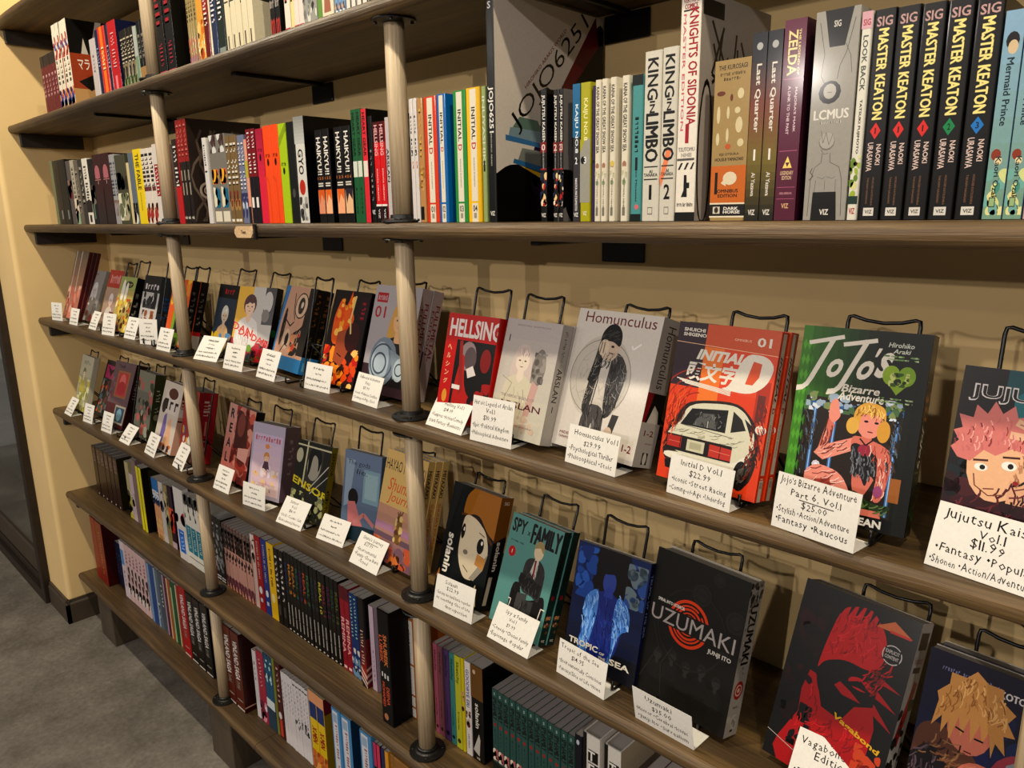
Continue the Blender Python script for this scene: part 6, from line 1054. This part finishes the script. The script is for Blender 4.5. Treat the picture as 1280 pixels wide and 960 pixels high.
def fp(f):
    r1='b0141c'; r2='c01c24'; k2=c_('151211')
    f.rect(0,0,1,1,k2); f.poly([(.28,.55),(.3,.7),(.36,.92),(.5,.96),(.62,.97),(.78,.86),(.8,.72),(.7,.66),(.5,.67),(.33,.62)],c_(r2))
    f.poly([(.1,.12),(.22,.3),(.2,.42),(.24,.56),(.3,.52),(.4,.38),(.58,.36),(.66,.46),(.8,.5),(.85,.4),(.84,.24),(.72,.12),(.6,.0),(.35,.0),(.25,.04)],c_(r1)); f.poly([(.3,.56),(.42,.6),(.6,.6),(.8,.56),(.82,.5),(.66,.47),(.56,.38),(.4,.4),(.3,.5)],k2); f.poly([(.46,.52),(.54,.49),(.7,.49),(.6,.525),(.5,.55)],c_(r1)); f.ell(.66,.58,.1,.05,c_(r2)); f.poly([(.5,.55),(.66,.60),(.78,.55),(.66,.56)],k2)
    for (u,v) in ((.28,.3),(.3,.2),(.2,.16)): f.blobs(u-.06,v-.05,u+.06,v+.05,[k2],5,.06)
    f.blobs(.02,.2,.28,.9,[c_('3c1014'),c_('2a0c10'),k2],30,.07); f.blobs(.74,.12,.96,.3,[c_('c8542c'),c_('8c1418'),k2],12,.06); f.poly([(.08,.06),(.1,.12),(.3,.08),(.3,.0),(.14,.0)],c_(r1)); f.poly([(.66,.9),(.8,.955),(.96,.9),(.8,.9)],c_('c87848')); f.line([(.78,.9),(.95,.9)],.02,c_('c83c2c'))
    for j in range(6): f.poly([(.38+.06*j,.97),(.42+.06*j,.97),(.36+.06*j,.88)],k2)
    for j in range(3): f.poly([(.8,.66-.07*j),(.98,.62-.1*j),(.8,.63-.08*j)],c_(r1))
    f.hatch([(.3,.64),(.36,.9),(.6,.95),(.78,.84),(.78,.7),(.5,.68)],[c_('d43038'),c_('a0141c')],70,.1,1.0,.01,1.0); f.hatch([(.2,.12),(.26,.5),(.4,.36),(.6,.34),(.8,.4),(.7,.12),(.4,.02)],[c_('cc2830'),c_('8c1018')],70,.1,.8,.01,1.0); f.hatch([(.62,.60),(.8,.84),(.9,.7),(.8,.5)],[c_('8c1018'),c_('3c080c'),c_('c02028')],40,.1,.6,.012,.5)
    f.text('Vagabond',.72,.335,.27,.06,c_('d8b020'),rot=-16,off=.03); f.line([(.0,.13),(.3,.085)],.006,c_('b8b0a8')); f.ring(.84,.79,.075,.008,c_('c8c4c0')); f.rect(.775,.757,.905,.823,k2); f.text('EXPLICIT',.84,.805,.11,.018,c_('c8c4c0')); f.text('CONTENT',.84,.778,.11,.018,c_('c8c4c0'))
def sp_(f): f.rect(0,0,1,1,c_('b8b4b0')); f.rect(.15,.86,.85,.95,c_('3a2e28')); f.text('Vagabond',.5,.80,.7,.05,c_('8c2028')); f.rect(.2,.74,.8,.77,c_('2c2826')); f.poly([(.1,.4),(.6,.7),(.9,.68),(.5,.35)],c_('a82024')); f.blobs(.0,.1,1,.6,[c_('2c2a28'),c_('5c5856'),c_('1c1a18'),c_('3c3a3a')],30,.25)
fbook(*BK['p'], .034, '151211', fp, spine=sp_, label='large red and black book with close face in shadow', spinebase='b8b4b0')
def fq(f):
    f.grad(0,0,1,1,c_('28385c'),c_('221e38'),6); f.blobs(.4,.4,1,.8,[c_('2c3c68'),c_('26305c')],16,.16); letters(f,'VINLAND SAGA VOLUME ONE',.3,.92,.4,.02,c_('8c8cb0'),0); f.text('MAKOTO YUKIMURA',.68,.895,.54,.035,c_('dcd8d8'),off=.02)
    f.rect(0,0,1,.14,c_('4c3830')); f.rect(0,0,.2,.14,c_('6c90b8')); f.rect(.6,0,1,.14,c_('a84c5c')); f.dx=-.05; f.dy=.13
    f.poly([(.6,.0),(.55,.4),(.7,.52),(.9,.48),(1,.4),(1,0)],c_('a84c5c')); f.poly([(.66,0),(.66,.44),(.76,.5),(.76,0)],c_('9ca0a8')); f.poly([(.86,0),(.84,.48),(.94,.44),(.94,0)],c_('a0a4ac'))
    f.poly([(.02,.28),(.06,.46),(.2,.52),(.5,.4),(.6,.2),(.5,0),(.05,0)],c_('6c4838')); f.poly([(.02,.1),(.0,.3),(.16,.4),(.34,.3),(.4,.14),(.2,.04)],c_('241c24')); f.poly([(0,0),(.0,.1),(.16,.0)],c_('6c90b8'))
    f.ell(.40,.54,.15,.2,c_('c8806c')); f.poly([(.15,.48),(.17,.62),(.15,.66),(.22,.72),(.22,.78),(.32,.78),(.38,.83),(.46,.79),(.56,.79),(.57,.73),(.66,.69),(.62,.64),(.68,.58),(.61,.57),(.64,.48),(.57,.52),(.56,.44),(.52,.56),(.49,.49),(.46,.58),(.42,.47),(.39,.59),(.35,.48),(.32,.58),(.28,.43),(.26,.54),(.22,.46),(.21,.55)],c_('cc9c60'),False)
    f.hatch([(.17,.52),(.18,.68),(.36,.8),(.58,.74),(.64,.58),(.5,.6),(.3,.6)],[c_('e4ba80'),c_('a0703c'),c_('b88850')],70,.09,1.25,.010,.6)
    f.line([(.31,.52),(.37,.51)],.014,K); f.line([(.44,.50),(.5,.50)],.014,K); f.line([(.39,.42),(.44,.42)],.01,c_('5c2c28'))
    f.ell(.52,.28,.16,.16,c_('c87c68')); 
    for j in range(4): f.line([(.46+.05*j,.36-.01*j),(.58+.03*j,.24-.015*j)],.05,c_('d08c74')); f.line([(.44+.05*j,.33-.01*j),(.56+.03*j,.21-.015*j)],.008,c_('7c3c34'))
    f.hatch([(.02,.1),(.0,.3),(.16,.4),(.34,.3),(.4,.14),(.2,.04)],[c_('4c4048'),K,c_('6c5c64')],40,.12,.9,.012,.7); f.hatch([(.06,.3),(.1,.46),(.3,.48),(.5,.4),(.58,.2)],[c_('8c6448'),c_('3c2820'),c_('a07c58')],40,.1,.5,.012,.6); f.hatch([(.6,.02),(.58,.4),(.9,.46),(.98,.3),(.98,.02)],[c_('6c3440'),c_('c8c8cc'),c_('8c4450')],50,.12,1.5,.01,.2)
    f.line([(.6,.2),(.2,.0)],.05,c_('50545c')); f.line([(.8,.42),(.78,.1)],.02,c_('2c2c34')); f.dx=f.dy=0
fbook(*BK['q'], .022, '26305c', fq, label='navy book with blond figure gripping a hilt, pink silver stripes', copies=1, copylabel=['copy behind the navy book with the blond figure'])

# ------------------------------------------------------------------ wire easels
EZ = [(3,-0.61,0.079,0.226),(3,-0.498,0.083,0.235),(3,-0.278,0.073,0.237),(3,-0.147,0.076,0.23),(3,-0.062,0.076,0.232),(3,0.203,0.088,0.236),(3,0.375,0.084,0.234),(3,0.568,0.072,0.231),(3,0.742,0.075,0.233),(3,0.896,0.072,0.239),(3,1.12,0.088,0.237),(3,1.244,0.082,0.233),(3,1.448,0.078,0.23),(3,1.625,0.078,0.233),(3,1.781,0.082,0.24),(3,1.945,0.08,0.241),(4,-1.135,0.082,0.23),(4,-0.811,0.081,0.245),(4,-0.622,0.083,0.248),(4,-0.474,0.07,0.257),(4,-0.269,0.072,0.261),(4,-0.107,0.07,0.262),(4,0.169,0.075,0.242),(4,0.325,0.088,0.248),(4,0.524,0.088,0.248),(4,0.716,0.088,0.263),(4,0.9,0.075,0.254),(4,1.102,0.078,0.243),(4,1.277,0.08,0.242),(4,1.419,0.081,0.243),(4,1.581,0.08,0.247),(4,1.828,0.078,0.263),(4,1.958,0.078,0.251)]
def easel(sh, xc, w, top, label):
    R = .0024
    own = [o for o in OWN if o[0] == sh and abs(o[1]-xc-.02) < .075]
    own = min(own, key=lambda o: abs(o[1]-xc-.02)) if own else None
    z = SH[sh]+top; Q = Vector((xc, .105, z))
    if own: y0 = own[2]+.0045; tl = math.tan(min(own[3], .36)); lip = own[4]-.006
    else: y0 = .03; tl = .25; lip = -.012
    y0 = min(y0, .10)
    for it in range(6):                       # slide the loop along its line of sight until it sits behind its book
        yt = min(y0+(Q.z-SH[sh])*tl, .20)
        Q = CAM+(Q-CAM)*((yt-CAM.y)/(Q.y-CAM.y))
    top = Q.z-SH[sh]; xc = Q.x; h = w/2*(yt-CAM.y)/(.105-CAM.y)
    t = empty('wire_easel', (xc, .02, SH[sh])); tag(t, label, 'easel', None)
    path = [(-h*.9, lip, .019), (-h*.9, lip-.001, .0045), (-h*.9, lip+.004, .0022), (-h*.9, y0, .0024), (-h*.9, y0+.003, .008)]
    for zz in (.04, .09, .14, .19, top-.008): path.append((-h*(.9+.1*zz/top), y0+(yt-y0)*(zz/top), zz))
    path += [(-h*.97, yt, top-.001), (-h*.85, yt, top), (-h*.5, yt, top-.004), (0, yt, top-.006), (h*.5, yt, top-.004), (h*.85, yt, top), (h*.97, yt, top-.001)]
    back = [(-x, y, z_) for x, y, z_ in path[:10]][::-1]
    path += back
    off = lambda L_: [(x, y-.02, z_) for x, y, z_ in L_]
    obj('wire_frame', *tube(off(path), R), M_WIRE, t, smooth=True)
    ym = y0+(yt-y0)*(.085/top); yk = min(ym+.085, .238)
    obj('back_leg', *tube(off([(-h*.8, ym+.004, .085), (-h*.95, yk-.01, .0022), (0, yk, .0022), (h*.95, yk-.01, .0022), (h*.8, ym+.004, .085)]), R*.9), M_WIRE, t, smooth=True)
    obj('cross_wire', *tube(off([(-h*.93, ym+.002, .085), (h*.93, ym+.002, .085)]), R*.8), M_WIRE, t, smooth=True)
    for s in (-1, 1):
        v, f = lathe([(.0052, -.0012), (.0052, .0012)], 12); v = [(s*h*.86+z_, ym-.02+.004+y, .085+x) for x, y, z_ in v]
        obj('pivot_disc', v, f, M_BLACK, t)
rows = {3: 'upper', 4: 'lower'}
cnt = {3: 0, 4: 0}; tot = {3: 16, 4: 17}
ORDB = ORD + ['sixteenth', 'seventeenth']
for sh, xc, w, top in EZ:
    i = cnt[sh]; cnt[sh] += 1
    easel(sh, xc, w, top, 'black wire book easel, %s from left on the %s display shelf' % ('rightmost' if i == tot[sh]-1 else ORDB[i], rows[sh]))
for o in bpy.data.objects:
    if o.get('category') == 'easel': o['group'] = 'wire easels holding the facing books'

# ------------------------------------------------------------------ folded price cards
CD = {
'c1':(3,-1.1531,-0.0222,0.0810,0.0790,0.0668,0.1792),'c2':(3,-0.9709,-0.0162,0.2748,0.0811,0.0597,0.0350),'c3':(3,-0.7864,-0.0087,0.4468,0.0756,0.0647,-0.0126),'c4':(3,-0.5947,-0.0274,0.2484,0.0796,0.0717,0.1539),
'c5':(3,-0.4585,-0.0060,0.3732,0.0798,0.0700,0.0613),'c6':(3,-0.2918,-0.0164,0.08,0.0799,0.0765,0.2989),'c7':(3,-0.1514,-0.0232,0.3258,0.0854,0.0655,0.0466),'c8':(3,0.0851,-0.0173,0.6034,0.1020,0.0704,0.1693),
'c9':(3,0.2695,-0.0221,0.3033,0.0901,0.0647,0.0595),'c10':(3,0.4320,-0.0176,0.3663,0.0921,0.0695,-0.0413),'c11':(3,0.6281,-0.0062,0.2452,0.0950,0.0583,0.0410),'c12':(3,0.8079,-0.0033,0.3581,0.0948,0.0605,-0.0684),
'c13':(3,1.0608,-0.0178,0.5687,0.1025,0.0549,-0.0647),'c14':(3,1.1898,-0.0289,0.1758,0.0908,0.0753,0.0588),'c15':(3,1.3820,-0.0108,0.2130,0.0989,0.0584,-0.0746),'c16':(3,1.5656,-0.0179,0.1823,0.0979,0.0531,-0.1051),
'c17':(3,1.7179,-0.0286,0.1484,0.1013,0.0663,-0.1394),'c18':(3,1.8812,-0.0157,0.3448,0.1075,0.0689,-0.1501),
'd1':(4,-1.1497,-0.0309,0.5613,0.0841,0.0704,-0.0142),'d2':(4,-0.9623,-0.0209,0.2713,0.0803,0.0691,0.0825),'d3':(4,-0.7724,-0.0188,0.2858,0.0849,0.0710,0.0665),'d4':(4,-0.5876,-0.0216,0.6545,0.0895,0.0663,-0.0026),
'd5':(4,-0.3862,-0.0133,0.4407,0.0886,0.0693,-0.0452),'d6':(4,-0.1834,-0.0061,0.4970,0.0844,0.0758,-0.0748),'d7':(4,0.1003,-0.0086,0.3932,0.0859,0.0672,0.0357),'d8':(4,0.2797,-0.0106,0.1321,0.0935,0.0616,0.1435),
'd9':(4,0.4514,-0.0109,0.6024,0.1008,0.0680,0.0861),'d10':(4,0.6099,0.0044,0.5456,0.0952,0.0593,0.1035),'d11':(4,0.7712,-0.0132,0.5782,0.1005,0.0702,-0.0021),'d12':(4,1.0558,-0.0141,0.2343,0.1020,0.0654,0.0522),
'd13':(4,1.2065,-0.0166,0.5223,0.1008,0.0646,-0.0283),'d14':(4,1.3656,-0.0122,0.1547,0.1023,0.0583,-0.0717),'d15':(4,1.5265,-0.0193,-0.1738,0.0999,0.0592,-0.0285),'d16':(4,1.7468,-0.0059,0.5832,0.0982,0.0802,0.0032)}
# (text, u, v, height, centred)
TX = {
'c17':[("Jojo's Bizarre Adventure",.5,.83,.115,1),('Part 6, Vol.1',.5,.64,.11,1),('$25.00',.5,.46,.10,1),('•Stylish •Action/Adventure',.04,.30,.10,0),('•Fantasy •Raucous',.04,.12,.11,0)],
'c18':[('Jujutsu Kaisen',.5,.78,.13,1),('Vol.1',.52,.60,.12,1),('$11.99',.50,.44,.12,1),('•Fantasy •Popular',.06,.26,.12,0),('•Shonen •Action/Adventure',.03,.07,.10,0)],
'c16':[('Initial D Vol.1',.5,.78,.13,1),('$22.99',.5,.56,.13,1),('•Iconic •Street Racing',.06,.34,.12,0),('•Coming-of-Age •Underdog',.04,.12,.11,0)],
'c15':[('Homunculus Vol 1',.55,.76,.12,1),('$29.99',.5,.54,.12,1),('•Psychological Thriller',.06,.34,.12,0),('•Philosophical •Stoic',.04,.13,.11,0)],
'c14':[('Heroic Legend of Arslan',.5,.82,.09,1),('Vol.1',.45,.66,.09,1),('$10.99',.45,.5,.09,1),('•Epic •Political Kingdom',.04,.32,.09,0),('•Philosophical Adventure',.03,.14,.08,0)],
'c13':[('Hellsing Vol 1',.55,.78,.11,1),('$14.99',.45,.58,.11,1),('•Vampires •Action/Comedy',.05,.36,.11,0),('•Dark Fantasy •Bombastic',.04,.14,.11,0)],
'd12':[('Solanin',.4,.80,.10,1),('$22.99',.45,.64,.10,1),('•Getting the band back together',.04,.46,.08,0),(' its something •Slice of Life',.04,.30,.08,0),('•Introspective',.3,.12,.09,0)],
'd13':[('Spy x Family',.5,.80,.09,1),('Vol 1',.45,.64,.09,1),('$9.99',.45,.48,.09,1),('•Comedy •Chosen Family',.04,.30,.09,0),('•Espionage •Popular',.04,.12,.09,0)],
'd14':[('Tropic of the Sea',.45,.78,.11,1),('$14.95',.42,.58,.11,1),('•Environmentally Conscious',.04,.36,.10,0),('•Fantasy/Slice of Life •Home',.04,.14,.10,0)],
'd15':[('Uzumaki',.45,.76,.13,1),('$35.00',.5,.54,.12,1),('•Horror •Cerebral •Iconic',.04,.34,.11,0),('•Junji Ito •Surrealism',.06,.12,.11,0)],
'd16':[('Vagabond 3-in-1',.52,.78,.11,1),('Edition',.5,.62,.11,1),('•Epic •Historical',.06,.3,.11,0)],
'c12':[('Fullmetal Alchemist',.5,.82,.09,1),('Vol.1',.45,.64,.09,1),('$19.99',.45,.48,.09,1),('•Iconic •Political Conflict',.04,.28,.08,0),('•Coming-of-Age •Sci-fi',.04,.12,.08,0)],
'd9':[('Sensor',.4,.80,.10,1),('Vol.1',.45,.64,.09,1),('$18.99',.45,.48,.09,1),('•Sci-fi •Cosmic Cult',.06,.28,.09,0),('•Environmental Horror',.05,.10,.09,0)],
'd11':[("Shuna's Journey",.5,.82,.09,1),('$27.99',.42,.64,.09,1),('•Environmental',.10,.44,.09,0),('•Family •Slow Burn',.08,.28,.09,0),('•Travel',.3,.12,.09,0)]}
UL = {'c8':[.8,.52],'c10':[.8,.66],'c17':[.60],'d7':[.7],'d11':[.76],'d5':[.66]}
CL = ['white folded price card, %s from left on the %s display shelf']
cnt = {3: 0, 4: 0}; tot = {3: 18, 4: 16}; ORDB += ['eighteenth']
for key, (sh, x, yb, lean, Wd, Hh, yaw) in CD.items():
    i = cnt[sh]; cnt[sh] += 1
    root = empty('price_card', (x, yb, SH[sh]+.0006), yaw)
    tag(root, 'white folded handwritten price card, %s from left on the %s display shelf' % ('rightmost' if i == tot[sh]-1 else ORDB[i], rows[sh]), 'price card', 'handwritten cards before the facing books')
    f = Face(Wd, Hh, hash(key) % 1000 if False else i*7+sh)
    lines = TX.get(key)
    if not lines:
        rr2 = random.Random(i*3+sh); f_scr = []
        vs_ = [.80, .64, .48, .30, .14] if Hh > .062 else [.78, .58, .36, .14]
        for li, v in enumerate(vs_):
            a0, a1 = ((.28, .72) if li == 0 else (.38, .62) if li < len(vs_)-2 else (.06, rr2.uniform(.75, .93)))
            u = a0
            while u < a1:                                      # too small to read in the photograph: short pen strokes
                w_ = rr2.uniform(.02, .035); f.line([(u, v+rr2.uniform(-.02, .03)), (u+w_*.5, v+rr2.uniform(.03, .075)), (u+w_, v+rr2.uniform(-.02, .02))], .010, c_('3c3a38')); f.layer -= 1
                u += w_*rr2.choice([1.1, 1.1, 1.2, 1.9])
            f.layer += 1
    else:
        for tx, u, v, hv, ce in lines: f.hand(tx, u, v, hv, c_('24221f'), .92 if ce else .93-u, bool(ce))
    for v in UL.get(key, []): f.line([(.3, v), (.72, v-.01)], .010, c_('2a2826'))
    # front panel leaning back, foot folded back along the shelf, one slightly bent sheet
    th = .0004; sn, cs = math.sin(lean), math.cos(lean); foot = .040
    V = []; Fc = []; cols = []
    def P(a, b_, d): return (a, b_*sn - d*cs, b_*cs + d*sn + th)
    nseg = 4
    for s_ in (0, 1):
        for j in range(nseg+1):
            b_ = Hh*j/nseg; bow = .0006*math.sin(math.pi*j/nseg)
            V += [P(0, b_, bow - s_*th), P(Wd, b_, bow - s_*th)]
    n1 = 2*(nseg+1)
    for j in range(nseg):
        a = 2*j; Fc += [(a, a+1, a+3, a+2), (n1+a, n1+a+2, n1+a+3, n1+a+1), (a, a+2, n1+a+2, n1+a), (a+1, n1+a+1, n1+a+3, a+3)]
    Fc += [(2*nseg, 2*nseg+1, n1+2*nseg+1, n1+2*nseg), (0, n1, n1+1, 1)]
    v2, f2 = box(0, 0, 0, Wd, foot, th); n0 = len(V); V += v2; Fc += [tuple(q+n0 for q in ff) for ff in f2]
    cols = [c_('e8e5de')]*len(Fc)
    for pts, fs, col, ly in f.P:
        n0 = len(V); V += [P(a, b_, .0006*math.sin(math.pi*b_/Hh)+.0001+ly*.000008) for a, b_ in pts]
        Fc += [tuple(q+n0 for q in ff) for ff in fs]; cols += [col]*len(fs)
    obj('folded_card', V, Fc, M_PAPER, root, cols=cols)
bad = [k for k, v in LABELS.items() if len(v) > 1]
print('DUP LABELS', bad[:20], 'LONG', [k for k in LABELS if not 4 <= len(k.split()) <= 16][:20], 'objects', len(bpy.data.objects))
